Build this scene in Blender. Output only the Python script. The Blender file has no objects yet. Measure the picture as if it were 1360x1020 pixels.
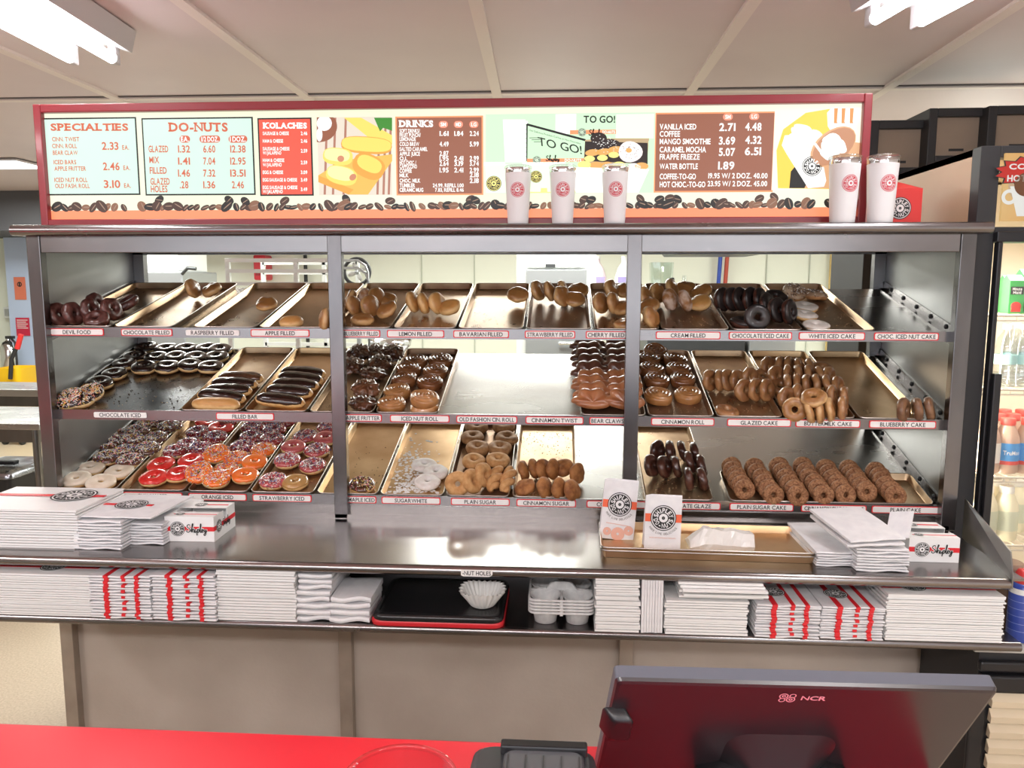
import bpy, math, random
from mathutils import Vector, Matrix, noise, Euler
R = random.Random(7)
PI = math.pi
sc = bpy.context.scene
col = sc.collection

# ------------------------------------------------------------------ camera
CAM = Vector((0.2291, -2.3145, 1.58)); YAW, PITCH, ROLL, FL = .0618, .1252, .0017, 1022.0
_r = Vector((math.cos(YAW), math.sin(YAW), 0)); _f = Vector((-math.sin(YAW), math.cos(YAW), 0)); _z = Vector((0, 0, 1))
FWD = _f * math.cos(PITCH) - _z * math.sin(PITCH); _u = _z * math.cos(PITCH) + _f * math.sin(PITCH)
RGT = _r * math.cos(ROLL) + _u * math.sin(ROLL); UPV = _u * math.cos(ROLL) - _r * math.sin(ROLL)
cd = bpy.data.cameras.new('camera'); cam = bpy.data.objects.new('camera', cd); col.objects.link(cam)
m = Matrix((RGT, UPV, -FWD)).transposed().to_4x4(); m.translation = CAM; cam.matrix_world = m
cd.sensor_fit = 'HORIZONTAL'; cd.sensor_width = 36; cd.lens = 36 * FL / 1360; cd.clip_start = .02; cd.clip_end = 60
sc.camera = cam

# ------------------------------------------------------------------ exposure, world, lights
vs = sc.view_settings
vs.view_transform = 'Standard'; vs.look = 'None'; vs.gamma = 1; vs.use_curve_mapping = False; vs.exposure = 0.62
sc.render.use_motion_blur = False
w = bpy.data.worlds.new('world'); sc.world = w; w.use_nodes = True
w.node_tree.nodes['Background'].inputs[0].default_value = (.85, .92, 1, 1)
w.node_tree.nodes['Background'].inputs[1].default_value = 1.8
CEIL = 2.5
def area(name, loc, sx, sy, power, color=(1, .97, .93), rot=(0, 0, 0)):
    l = bpy.data.lights.new(name, 'AREA'); l.shape = 'RECTANGLE'; l.size = sx; l.size_y = sy; l.energy = power; l.color = color
    o = bpy.data.objects.new(name, l); o.location = loc; o.rotation_euler = rot; col.objects.link(o); return o
FRONT = (1, .96, .95)
KITCH = (.97, 1, .93)
area('unseen_light', (-.6, -3.5, 2.40), 2.4, .3, 62, FRONT)  # added fill lights on the customer side, out of view, no fixtures built
area('unseen_light', (1.6, -3.2, 2.40), .3, 1.2, 26, FRONT)
area('unseen_light', (-2.8, -2.2, 2.40), .3, 1.2, 26, FRONT)
for kx in (-2.6, 0.2, 2.6):  # added area lights that brighten the kitchen, with no fixtures around them
    area('unseen_light', (kx, 2.4, 2.42), 1.3, .6, 44, KITCH)
    area('unseen_light', (kx * 1.5 - .6, 4.0, 2.42), 1.3, .6, 44, KITCH)

# ------------------------------------------------------------------ pixel rays -> places in the room
def ray(x, y): return FWD + RGT * ((x - 680) / FL) - UPV * ((y - 510) / FL)
def atY(x, y, Y): d = ray(x, y); return CAM + d * ((Y - CAM.y) / d.y)
def atZ(x, y, Z): d = ray(x, y); return CAM + d * ((Z - CAM.z) / d.z)
def atPlane(x, y, p, n): d = ray(x, y); return CAM + d * ((p - CAM).dot(n) / d.dot(n))

# ------------------------------------------------------------------ materials
MATS = {}
def mat(name, c, rough=.5, metal=0., c2=None, scale=20., coat=0., bump=0., bscale=None, emit=0., spec=.5, stretch=None, trans=0., ramp=(.35, .65), sub=0., rvar=0., coatr=.1):
    if name in MATS: return MATS[name]
    M = bpy.data.materials.new(name); M.use_nodes = True; nt = M.node_tree; b = nt.nodes['Principled BSDF']; L = nt.links
    b.inputs['Base Color'].default_value = (*c, 1); b.inputs['Roughness'].default_value = rough; b.inputs['Metallic'].default_value = metal
    b.inputs['Specular IOR Level'].default_value = spec; b.inputs['Coat Weight'].default_value = coat; b.inputs['Coat Roughness'].default_value = coatr
    b.inputs['Transmission Weight'].default_value = trans
    if sub: b.inputs['Subsurface Weight'].default_value = sub; b.inputs['Subsurface Radius'].default_value = (.01, .006, .003)
    tc = nt.nodes.new('ShaderNodeTexCoord'); mp = nt.nodes.new('ShaderNodeMapping'); L.new(tc.outputs['Object'], mp.inputs[0])
    if stretch: mp.inputs['Scale'].default_value = stretch
    if c2 is not None or rvar:
        n = nt.nodes.new('ShaderNodeTexNoise'); n.inputs['Scale'].default_value = scale; n.inputs['Detail'].default_value = 6; L.new(mp.outputs[0], n.inputs['Vector'])
    if c2 is not None:
        r = nt.nodes.new('ShaderNodeValToRGB'); L.new(n.outputs['Fac'], r.inputs[0])
        r.color_ramp.elements[0].position = ramp[0]; r.color_ramp.elements[1].position = ramp[1]
        r.color_ramp.elements[0].color = (*c, 1); r.color_ramp.elements[1].color = (*c2, 1); L.new(r.outputs[0], b.inputs['Base Color'])
    if rvar:
        mr = nt.nodes.new('ShaderNodeMapRange'); mr.inputs['To Min'].default_value = max(.02, rough - rvar); mr.inputs['To Max'].default_value = rough + rvar
        mr.inputs['From Min'].default_value = .3; mr.inputs['From Max'].default_value = .7
        L.new(n.outputs['Fac'], mr.inputs['Value']); L.new(mr.outputs[0], b.inputs['Roughness'])
    if bump:
        n2 = nt.nodes.new('ShaderNodeTexNoise'); n2.inputs['Scale'].default_value = bscale or scale; n2.inputs['Detail'].default_value = 4; L.new(mp.outputs[0], n2.inputs['Vector'])
        bp = nt.nodes.new('ShaderNodeBump'); bp.inputs['Strength'].default_value = bump; bp.inputs['Distance'].default_value = .002; L.new(n2.outputs['Fac'], bp.inputs['Height']); L.new(bp.outputs[0], b.inputs['Normal'])
    if emit:
        b.inputs['Emission Color'].default_value = (*c, 1); b.inputs['Emission Strength'].default_value = emit
        if c2 is not None:
            L.new(r.outputs[0], b.inputs['Emission Color']); L.remove(b.inputs['Base Color'].links[0])
        b.inputs['Base Color'].default_value = tuple(q * .12 for q in c) + (1,)
    MATS[name] = M; return M
def glassmat(name, tint=(1, 1, 1), refl=.08):
    if name in MATS: return MATS[name]
    M = bpy.data.materials.new(name); M.use_nodes = True; nt = M.node_tree; nt.nodes.clear(); L = nt.links
    o = nt.nodes.new('ShaderNodeOutputMaterial'); t = nt.nodes.new('ShaderNodeBsdfTransparent'); g = nt.nodes.new('ShaderNodeBsdfGlossy'); mx = nt.nodes.new('ShaderNodeMixShader')
    f0 = nt.nodes.new('ShaderNodeLayerWeight'); f0.inputs[0].default_value = .35; f = nt.nodes.new('ShaderNodeMath'); f.operation = 'POWER'; f.inputs[1].default_value = 3.0; L.new(f0.outputs['Facing'], f.inputs[0])
    t.inputs[0].default_value = (*tint, 1); g.inputs['Roughness'].default_value = .03
    mt = nt.nodes.new('ShaderNodeMath'); mt.operation = 'ADD'; mt.inputs[1].default_value = refl * .3; L.new(f.outputs[0], mt.inputs[0])
    L.new(mt.outputs[0], mx.inputs[0]); L.new(t.outputs[0], mx.inputs[1]); L.new(g.outputs[0], mx.inputs[2]); L.new(mx.outputs[0], o.inputs[0]); MATS[name] = M; return M
def doughmat(name, dark, pale, coat, rough=.45, h=.012, z0=-.3, z1=.25):
    # fried dough: brown faces with the pale ring round the side
    if name in MATS: return MATS[name]
    M = mat(name, dark, rough, coat=coat, bump=.45, bscale=75); nt = M.node_tree; L = nt.links; b = nt.nodes['Principled BSDF']
    tc = nt.nodes.new('ShaderNodeTexCoord'); s = nt.nodes.new('ShaderNodeSeparateXYZ'); L.new(tc.outputs['Object'], s.inputs[0])
    n = nt.nodes.new('ShaderNodeTexNoise'); n.inputs['Scale'].default_value = 45; n.inputs['Detail'].default_value = 3; L.new(tc.outputs['Object'], n.inputs['Vector'])
    a = nt.nodes.new('ShaderNodeMath'); a.operation = 'MULTIPLY_ADD'; a.inputs[1].default_value = 1 / h; L.new(s.outputs[2], a.inputs[0])
    q = nt.nodes.new('ShaderNodeMath'); q.operation = 'MULTIPLY_ADD'; q.inputs[1].default_value = .9; q.inputs[2].default_value = -.45; L.new(n.outputs['Fac'], q.inputs[0]); L.new(q.outputs[0], a.inputs[2])
    ab = nt.nodes.new('ShaderNodeMath'); ab.operation = 'ABSOLUTE'; L.new(a.outputs[0], ab.inputs[0])
    r = nt.nodes.new('ShaderNodeValToRGB'); L.new(ab.outputs[0], r.inputs[0]); r.color_ramp.elements[0].position = .18; r.color_ramp.elements[1].position = .62
    r.color_ramp.elements[0].color = (*pale, 1); r.color_ramp.elements[1].color = (*dark, 1); L.new(r.outputs[0], b.inputs['Base Color'])
    return M

STEEL = mat('brushed_steel', (.42, .41, .405), .27, 1, c2=(.50, .49, .48), scale=5, rvar=.03, stretch=(.5, 1, 1), ramp=(.2, .8))
WTOP = mat('worktop_steel', (.27, .25, .245), .22, 1, c2=(.35, .33, .32), scale=4, rvar=.03, stretch=(.4, 1, 1), ramp=(.2, .8))
STEELV = mat('side_steel', (.27, .27, .27), .36, 1, c2=(.36, .36, .355), scale=4, rvar=.04, stretch=(1, 1, .35), ramp=(.2, .8))
STEELR = mat('rail_steel', (.21, .20, .20), .25, 1, c2=(.29, .275, .275), scale=9, rvar=.03, ramp=(.2, .8), stretch=(.3, 1, 1))
POST = mat('post_steel', (.13, .127, .13), .25, 1, c2=(.23, .22, .22), scale=6, stretch=(1, 1, .3))
DSTEEL = mat('dark_tray_steel', (.30, .31, .34), .26, 1, c2=(.42, .43, .46), scale=10, rvar=.06)
TRAYM = mat('browned_aluminium', (.36, .235, .14), .33, .88, c2=(.58, .41, .25), scale=11, rvar=.09, ramp=(.3, .7))
TRAYD = mat('dark_browned_aluminium', (.20, .115, .07), .36, .8, c2=(.34, .21, .125), scale=11, rvar=.09, ramp=(.3, .7))
TRAYG = mat('golden_aluminium', (.55, .36, .19), .32, .9, c2=(.68, .48, .28), scale=8, rvar=.06)
LIPM = mat('pale_aluminium_rim', (.62, .57, .52), .28, 1)
BLACK = mat('black_plastic', (.012, .012, .014), .35)
BLACKM = mat('black_matte', (.02, .02, .022), .55)
CREAM = mat('cream_plastic', (.62, .53, .38), .5)
WHITE = mat('white_paint', (.8, .8, .78), .5)
PAPER = mat('white_paper', (.80, .80, .81), .7, c2=(.72, .72, .74), scale=30, bump=.15, bscale=60)
CARD = mat('white_card', (.84, .84, .83), .55)
REDP = mat('red_print', (.72, .02, .03), .5)
INK = mat('black_ink', (.02, .02, .02), .6)
LTR = mat('grey_black_lettering', (.03, .03, .035), .6)

# ------------------------------------------------------------------ mesh builder
class G:
    def __init__(s): s.v = []; s.f = []; s.m = []; s.sm = []
    def add(s, vs, fs, mi=0, M=None, smooth=False):
        o = len(s.v)
        s.v += [tuple(M @ Vector(p)) if M else tuple(p) for p in vs]
        for f in fs: s.f.append([o + i for i in f]); s.m.append(mi); s.sm.append(smooth)
        return s
    def box(s, c, d, mi=0, M=None):
        x, y, z = c; a, b, h = d[0] / 2, d[1] / 2, d[2] / 2
        vs = [(x - a, y - b, z - h), (x + a, y - b, z - h), (x + a, y + b, z - h), (x - a, y + b, z - h), (x - a, y - b, z + h), (x + a, y - b, z + h), (x + a, y + b, z + h), (x - a, y + b, z + h)]
        return s.add(vs, [(0, 3, 2, 1), (4, 5, 6, 7), (0, 1, 5, 4), (1, 2, 6, 5), (2, 3, 7, 6), (3, 0, 4, 7)], mi, M)
    def span(s, x0, x1, y0, y1, z0, z1, mi=0, M=None): return s.box(((x0 + x1) / 2, (y0 + y1) / 2, (z0 + z1) / 2), (x1 - x0, y1 - y0, z1 - z0), mi, M)
    def lathe(s, prof, n=32, mi=0, M=None, capb=True, capt=True, smooth=True):
        vs = []; fs = []; k = len(prof)
        for i in range(n):
            a = 2 * PI * i / n
            for r, z in prof: vs.append((r * math.cos(a), r * math.sin(a), z))
        for i in range(n):
            j = (i + 1) % n
            for q in range(k - 1): fs.append((i * k + q, j * k + q, j * k + q + 1, i * k + q + 1))
        s.add(vs, fs, mi, M, smooth)
        if capb and prof[0][0] > 1e-5: s.add([vs[i * k] for i in range(n)], [tuple(reversed(range(n)))], mi, M)
        if capt and prof[-1][0] > 1e-5: s.add([vs[i * k + k - 1] for i in range(n)], [tuple(range(n))], mi, M)
        return s
    def tube(s, pts, r, n=8, mi=0, M=None, closed=False):
        P = [Vector(p) for p in pts]; vs = []; fs = []; k = len(P)
        rr = r if isinstance(r, (list, tuple)) else [r] * k
        up = None
        for i, p in enumerate(P):
            if closed: t = P[(i + 1) % k] - P[i - 1]
            else: t = P[min(i + 1, k - 1)] - P[max(i - 1, 0)]
            t.normalize()
            if up is None: up = Vector((0, 0, 1)) if abs(t.z) < .9 else Vector((1, 0, 0))
            a = t.cross(up).normalized(); b = a.cross(t).normalized(); up = b
            for q in range(n): an = 2 * PI * q / n; vs.append(p + a * math.cos(an) * rr[i] + b * math.sin(an) * rr[i])
        for i in range(k if closed else k - 1):
            j = (i + 1) % k
            for q in range(n): w_ = (q + 1) % n; fs.append((i * n + q, i * n + w_, j * n + w_, j * n + q))
        s.add(vs, fs, mi, M, True)
        if not closed: s.add(vs[:n], [tuple(range(n))], mi, M); s.add(vs[-n:], [tuple(reversed(range(n)))], mi, M)
        return s
    def cyl(s, p0, p1, r, n=16, mi=0, M=None): return s.tube([p0, p1], r, n, mi, M)
    def ell(s, c, rad, nu=20, nv=12, mi=0, M=None, e=1.0):
        vs = []; fs = []
        def sg(x): return math.copysign(abs(x) ** e, x)
        for j in range(nv + 1):
            ph = -PI / 2 + PI * j / nv
            for i in range(nu):
                a = 2 * PI * i / nu
                vs.append((c[0] + rad[0] * sg(math.cos(ph)) * sg(math.cos(a)), c[1] + rad[1] * sg(math.cos(ph)) * sg(math.sin(a)), c[2] + rad[2] * sg(math.sin(ph))))
        for j in range(nv):
            for i in range(nu): k = (i + 1) % nu; fs.append((j * nu + i, j * nu + k, (j + 1) * nu + k, (j + 1) * nu + i))
        return s.add(vs, fs, mi, M, True)
    def prism(s, poly, y0, y1, mi=0, M=None):  # outline in x,z pushed along y
        n = len(poly); vs = [(x, y0, z) for x, z in poly] + [(x, y1, z) for x, z in poly]
        return s.add(vs, [tuple(range(n)), tuple(reversed(range(n, 2 * n)))] + [(i, n + i, n + (i + 1) % n, (i + 1) % n) for i in range(n)], mi, M)
    def loft(s, loops, mi=0, M=None, cap0=True, cap1=False, smooth=True):
        n = len(loops[0]); vs = [p for l in loops for p in l]; fs = []
        for q in range(len(loops) - 1):
            for i in range(n): k = (i + 1) % n; fs.append((q * n + i, q * n + k, (q + 1) * n + k, (q + 1) * n + i))
        s.add(vs, fs, mi, M, smooth)
        if cap0: s.add(loops[0], [tuple(reversed(range(n)))], mi, M)
        if cap1: s.add(loops[-1], [tuple(range(n))], mi, M)
        return s
    def mesh(s, name, mats):
        me = bpy.data.meshes.new(name); me.from_pydata(s.v, [], s.f)
        for m_ in (mats if isinstance(mats, (list, tuple)) else [mats]): me.materials.append(m_)
        me.polygons.foreach_set('material_index', s.m); me.polygons.foreach_set('use_smooth', s.sm); me.update(); return me
    def obj(s, name, mats, parent=None, loc=None, M=None, bevel=0):
        o = bpy.data.objects.new(name, s.mesh(name, mats)); col.objects.link(o)
        if parent: o.parent = parent
        if M is not None: o.matrix_world = M
        elif loc is not None: o.location = loc
        if bevel:
            b = o.modifiers.new('bevel', 'BEVEL'); b.width = bevel; b.segments = 2; b.limit_method = 'ANGLE'; b.angle_limit = .7
        return o
def tag(o, label, cat, group=None, kind=None):
    o['label'] = label; o['category'] = cat
    if group: o['group'] = group
    if kind: o['kind'] = kind
    return o
def thing(name, label, cat, loc=(0, 0, 0), group=None, M=None):
    o = bpy.data.objects.new(name, None); col.objects.link(o); o.empty_display_size = .05
    if M is not None: o.matrix_world = M
    else: o.location = loc
    return tag(o, label, cat, group)
def struct(o): o['kind'] = 'structure'; return o
def dup(root, M, label, group=None):
    c = root.copy(); col.objects.link(c); c.matrix_world = M; c['label'] = label
    if group: c['group'] = group
    for ch in list(root.children):
        d = ch.copy(); col.objects.link(d); d.parent = c
        for g_ in list(ch.children): e = g_.copy(); col.objects.link(e); e.parent = d
    return c
def T(x, y, z): return Matrix.Translation((x, y, z))
def RX(a): return Matrix.Rotation(a, 4, 'X')
def RY(a): return Matrix.Rotation(a, 4, 'Y')
def RZ(a): return Matrix.Rotation(a, 4, 'Z')
def rrect(w_, l_, r, z, n=5, cx=0, cy=0):
    out = []
    for (sx, sy, a0) in ((1, 1, 0), (-1, 1, 90), (-1, -1, 180), (1, -1, 270)):
        for i in range(n):
            a = math.radians(a0 + 90 * i / (n - 1)); out.append((cx + sx * (w_ / 2 - r) + r * math.cos(a), cy + sy * (l_ / 2 - r) + r * math.sin(a), z))
    return out

# ------------------------------------------------------------------ lettering
GL = {}
def glyph(ch, bold):
    if ch in 'MWN': bold *= .3
    k = (ch, bold)
    if k in GL: return GL[k]
    cu = bpy.data.curves.new('glyph', 'FONT'); cu.body = ch; cu.size = 1; cu.offset = bold; cu.resolution_u = 3; cu.fill_mode = 'FRONT'
    o = bpy.data.objects.new('glyph', cu); col.objects.link(o); dg = bpy.context.evaluated_depsgraph_get(); me = bpy.data.meshes.new_from_object(o.evaluated_get(dg))
    vs = [(v.co.x, v.co.y) for v in me.vertices]; fs = [tuple(p.vertices) for p in me.polygons]
    bpy.data.objects.remove(o); bpy.data.curves.remove(cu); bpy.data.meshes.remove(me)
    if vs:
        x0 = min(p[0] for p in vs); x1 = max(p[0] for p in vs); vs = [(p[0] - x0, p[1]) for p in vs]; wd = x1 - x0
    else: wd = .22
    GL[k] = (vs, fs, wd); return GL[k]
SER = {'I': ((.5, 'tb'),), 'T': ((.5, 'b'),), 'E': ((.14, 'tb'),), 'L': ((.14, 'tb'),), 'K': ((.12, 'tb'), (.88, 'tb')), 'H': ((.12, 'tb'), (.88, 'tb')), 'N': ((.12, 'tb'), (.88, 't')),
       'A': ((.08, 'b'), (.92, 'b')), 'P': ((.14, 'tb'),), 'R': ((.14, 'tb'), (.88, 'b')), 'D': ((.12, 'tb'),), 'U': ((.12, 't'), (.88, 't'))}
def layout(body, bold=.02, serif=False, gap=.07):
    """glyph polygons on one line: list of (verts, faces), total width"""
    out = []; x = 0
    for ch in body:
        if ch == ' ': x += .26; continue
        vs, fs, wd = glyph(ch, bold); out.append(([(p[0] + x, p[1]) for p in vs], fs))
        if serif:
            for fx, e in SER.get(ch, ()):
                for q in e:
                    yy = (0 - bold, .08) if q == 'b' else (.62, .70 + bold); cx = x + fx * wd
                    out.append(([(cx - .15, yy[0]), (cx + .15, yy[0]), (cx + .15, yy[1]), (cx - .15, yy[1])], [(0, 1, 2, 3)]))
        x += wd + gap
    return out, x - gap
def text(g, body, fmap, x0, x1, y, h, mi=0, bold=.02, serif=False, z=0, align='fit', gap=.07):
    """write body so its caps are h tall, from x0 to x1 (fit) or starting at x0; fmap(u,v,z) -> point"""
    lay, wd = layout(body, bold, serif, gap); sy = h / .70
    sx = (x1 - x0) / wd if align == 'fit' else sy * x1
    if align == 'center': sx = sy * .8; x0 = x0 - wd * sx / 2
    for vs, fs in lay: g.add([fmap(x0 + a * sx, y + b * sy, z) for a, b in vs], fs, mi)
def ringstrip(g, fmap, cx, cy, r0, r1, z, mi, n=40, nr=2, asp=1):
    for q in range(nr):
        a0 = r0 + (r1 - r0) * q / nr; a1 = r0 + (r1 - r0) * (q + 1) / nr
        vs = [];
        for i in range(n):
            a = 2 * PI * i / n
            vs.append(fmap(cx + a0 * math.cos(a) * asp, cy + a0 * math.sin(a), z)); vs.append(fmap(cx + a1 * math.cos(a) * asp, cy + a1 * math.sin(a), z))
        g.add(vs, [(2 * i, 2 * i + 1, 2 * ((i + 1) % n) + 1, 2 * ((i + 1) % n)) for i in range(n)], mi)
def arctext(g, fmap, body, cx, cy, rad, h, a_mid, span, z, mi, inward=False, bold=.03):
    n = len(body)
    for i, ch in enumerate(body):
        if ch == ' ': continue
        t = (i + .5) / n - .5
        a = a_mid - t * span if not inward else a_mid + t * span
        vs, fs, wd = glyph(ch, bold); s_ = h / .7; cw = min(s_, abs(span) * rad / n / max(wd, .3) * .85)
        ca, sa = math.cos(a), math.sin(a); out = []
        for p in vs:
            u = (p[0] - wd / 2) * cw; v = (p[1] - .35) * s_
            if not inward: q = (cx + ca * (rad + v) + sa * u, cy + sa * (rad + v) - ca * u)
            else: q = (cx + ca * (rad - v) - sa * u, cy + sa * (rad - v) + ca * u)
            out.append(fmap(q[0], q[1], z))
        g.add(out, fs, mi)
def emblem(g, fmap, cx, cy, r, dark, light, z=.0004, asp=1, small=False):
    """round badge: SHIPLEY over a ring doughnut over DO-NUTS"""
    e = .0003
    ringstrip(g, fmap, cx, cy, 0, r * 1.0, z, light, nr=3, asp=asp)
    ringstrip(g, fmap, cx, cy, r * .93, r, z + e, dark, nr=1, asp=asp)
    ringstrip(g, fmap, cx, cy, r * .02, r * .86, z + e, dark, nr=3, asp=asp)
    ringstrip(g, fmap, cx, cy, r * .13, r * .34, z + 2 * e, light, nr=1, asp=asp)
    fm = (lambda u, v, zz: fmap(cx + (u - cx) * asp, v, zz))
    arctext(g, fm, 'SHIPLEY', cx, cy, r * .60, r * .34, PI / 2, PI * .95, z + 2 * e, light)
    arctext(g, fm, 'DO-NUTS', cx, cy, r * .60, r * .34, -PI / 2, PI * .95, z + 2 * e, light, inward=True)
SCRIPT = [[(.55, .95), (.35, 1.05), (.15, .9), (.2, .65), (.45, .5), (.5, .25), (.3, .02), (.05, .1), (.08, .3)],
          [(.6, .1), (.85, .8), (.95, 1.1), (.85, 1.15), (.78, .7), (.75, 0), (.85, .35), (1., .42), (1.05, .25), (1.03, 0), (1.15, .08)],
          [(1.2, .42), (1.18, .05), (1.28, .02), (1.4, .2)],
          [(1.5, .45), (1.4, -.4), (1.5, .3), (1.68, .42), (1.75, .2), (1.6, .0), (1.48, .08)],
          [(1.75, .1), (1.95, .7), (2.02, 1.1), (1.93, 1.12), (1.88, .4), (1.92, 0), (2.05, .08)],
          [(2.05, .15), (2.25, .3), (2.2, .43), (2.08, .35), (2.1, .05), (2.3, .05)],
          [(2.4, .42), (2.4, .12), (2.55, .12), (2.65, .42), (2.6, -.2), (2.45, -.4), (2.35, -.25), (2.8, .2)]]
def script(g, fmap, x0, y0, h, z, mi, wd=.055):
    for st in SCRIPT:
        P = []
        for i in range(len(st) - 1):  # smooth the stroke
            p0, p1, p2, p3 = [Vector(st[max(0, min(len(st) - 1, i + q))]) for q in (-1, 0, 1, 2)]
            for t in (0, .25, .5, .75): P.append(.5 * ((2 * p1) + (p2 - p0) * t + (2 * p0 - 5 * p1 + 4 * p2 - p3) * t * t + (3 * p1 - p0 - 3 * p2 + p3) * t ** 3))
        P.append(Vector(st[-1])); vs = []
        for i, p in enumerate(P):
            t = (P[min(i + 1, len(P) - 1)] - P[max(i - 1, 0)]).normalized(); n_ = Vector((-t.y, t.x)) * wd
            for q in (p + n_, p - n_): vs.append(fmap(x0 + q.x * h, y0 + q.y * h, z))
        g.add(vs, [(2 * i, 2 * i + 1, 2 * i + 3, 2 * i + 2) for i in range(len(P) - 1)], mi)
def FXZ(X, Y, Z, s=-1):
    """u right, v up, z towards the viewer, on a vertical face at Y"""
    return lambda u, v, z: (X + u, Y + s * z, Z + v)
# ================================================================== the room
CEILM = mat('ceiling_paint', (.64, .55, .555), .45, c2=(.61, .52, .53), scale=2)
TEE = mat('ceiling_strip_paint', (.74, .66, .62), .5)
FLOORM = mat('speckled_floor', (.47, .38, .27), .5, c2=(.60, .50, .38), scale=120)
KWALL = mat('kitchen_wall_paint', (.80, .84, .74), .5)
FWALL = mat('front_wall_paint', (.62, .50, .46), .6)
struct(G().span(-8.2, 4.5, -5.2, 7.3, -.1, 0).obj('floor', FLOORM))
struct(G().span(-8.2, 4.5, -5.2, 7.3, CEIL, CEIL + .1).obj('ceiling', CEILM))
struct(G().span(-8.2, 4.5, 6.2, 6.3, 0, CEIL).obj('wall_back', KWALL))
struct(G().span(-8.1, -8, -5.2, 6.2, 0, CEIL).obj('wall_left', KWALL))
struct(G().span(3.4, 3.5, -5.2, 6.2, 0, CEIL).obj('wall_right', WHITE))
g = G(); g.span(-8, 3.4, -5.1, -5, 0, .75); g.span(-8, 3.4, -5.1, -5, 2.25, CEIL); g.span(-8, -3.9, -5.1, -5, .75, 2.25); g.span(2.9, 3.4, -5.1, -5, .75, 2.25)
for x in (-1.7, .6): g.span(x, x + .08, -5.1, -5, .75, 2.25)
struct(g.obj('wall_front', FWALL))
struct(G().span(-3.9, 2.9, -5.06, -5.05, .75, 2.25).obj('window_1', glassmat('clear_glass')))
# dark header over the opening into the kitchen, left side
struct(G().span(-8, -1.75, 5.0, 6.2, 2.12, CEIL - .002).obj('trim_1', mat('dark_grey_paint', (.085, .085, .095), .6)))
k = 1
for (px0, py0, px1, py1) in ((240, 0, 420, 137), (632, 0, 662, 133), (1000, 0, 920, 115), (1357, 0, 1205, 98), (0, 60, 175, 130)):
    a = atZ(px0, py0, CEIL); b = atZ(px1, py1, CEIL); d = (b - a).normalized(); k += 1
    if k == 6: a = Vector((-1.95, -1, CEIL)); d = Vector((0, 1, 0))
    L0 = a - d * 4; L1 = a + d * 8; ang = math.atan2(d.x, d.y); ln = 7.5
    c = a + d * 1.0
    struct(G().box((0, 0, 0), (.045, ln, .012)).obj('trim_%d' % k, TEE, M=T(c.x, c.y, CEIL - .006) @ RZ(-ang)))
b = atZ(650, 121, CEIL)
struct(G().span(-8, 3.4, b.y - .008, b.y + .008, CEIL - .004, CEIL).obj('trim_7', mat('seam_dark', (.10, .09, .09), .7)))
struct(G().span(-8, 3.4, b.y + .01, b.y + .05, CEIL - .01, CEIL).obj('trim_8', TEE))

# ---------------------------------------------------------------- fluorescent fixtures
TUBE = mat('lit_tube', (1, .98, 1), .3, emit=14)
FIX = mat('fixture_white', (.52, .50, .51), .4)
def fixture(M, label, ln=1.25):
    t = thing('fluorescent_fixture', label, 'ceiling light', M=M, group='fluorescent ceiling lights')
    g = G(); g.prism([(-.15, .075), (-.13, .0), (-.045, .025), (0, .012), (.045, .025), (.13, 0), (.15, .075)], 0, ln); g.obj('housing', FIX, t)
    for s in (-1, 1):
        G().cyl((s * .075, .04, -.028), (s * .075, ln - .04, -.028), .0185, 16).obj('tube', TUBE, t)
        for y in (.0, ln - .045): G().span(s * .075 - .014, s * .075 + .014, y, y + .042, -.046, .03).obj('lamp_holder', FIX, t, bevel=.006)
    return t
def along(pa, pb, z):
    a = atZ(*pa, z); b = atZ(*pb, z); d = (b - a); d.z = 0; d.normalize(); return a, d
a, d = along((128, 78), (10, 12), 2.40)
fixture(T(a.x, a.y, 2.42) @ RZ(math.atan2(-d.x, d.y)), 'white two-tube fluorescent light over the left end of the display case')
a, d = along((1183, 28), (1232, 0), 2.40)
fixture(T(a.x, a.y, 2.42) @ RZ(math.atan2(-d.x, d.y)), 'white two-tube fluorescent light over the right end of the display case')
# lit panel far off in the kitchen ceiling at the left
p = atZ(26, 217, CEIL - .01)
t = thing('ceiling_light', 'flat lit ceiling panel far off left of the menu board', 'ceiling light', (p.x, p.y, CEIL - .02))
G().span(-.5, .12, -.2, .2, 0, .012).obj('frame', FIX, t); G().span(-.48, .10, -.18, .18, -.004, 0).obj('diffuser', mat('lit_panel', (1, 1, 1), .4, emit=1.6), t)

# ================================================================== the display case
W = 1.40; YB = .555; Y0 = .03; ZT = .856; YF = -.40; ZL = .69
SH = [(1.4537, 1.5948), (1.190, 1.352), (None, None)]
zb = atY(675, 660, Y0).z; SH[2] = (zb, zb + .158)
SH = [(a - .0195, b - .0195) for a, b in SH]   # the trays sit down behind the label strips
case = thing('display_case', 'long stainless steel bakery display case with three sloping shelves', 'display case', (0, 0, 0))
g = G()
for sx in (-1, 1):
    g = G(); g.span(sx * 1.419 - (.043 if sx > 0 else 0), sx * 1.419 + (0 if sx > 0 else .043), 0, .03, ZT, 1.735); g.obj('corner_post', POST, case, bevel=.002)
    g = G(); g.span(sx * 1.40 - .004, sx * 1.40 + .004, .03, YB + .03, ZT - .0, 1.76); g.obj('side_panel', STEELV, case)
    g = G(); g.span(sx * 1.375 - .02, sx * 1.375 + .02, YB, YB + .03, ZT, 1.75); g.obj('back_post', POST, case)
for x in (-.474, .426):
    g = G(); g.span(x, x + .043, 0, .03, ZT, 1.735); g.obj('center_post', mat('mid_post_steel', (.14, .132, .135), .25, 1, c2=(.24, .225, .225), scale=6, stretch=(1, 1, .3)), case, bevel=.002)
g = G(); g.span(-1.376, 1.376, .004, .026, 1.683, 1.735); g.obj('header_rail', STEELR, case, bevel=.002)
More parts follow.
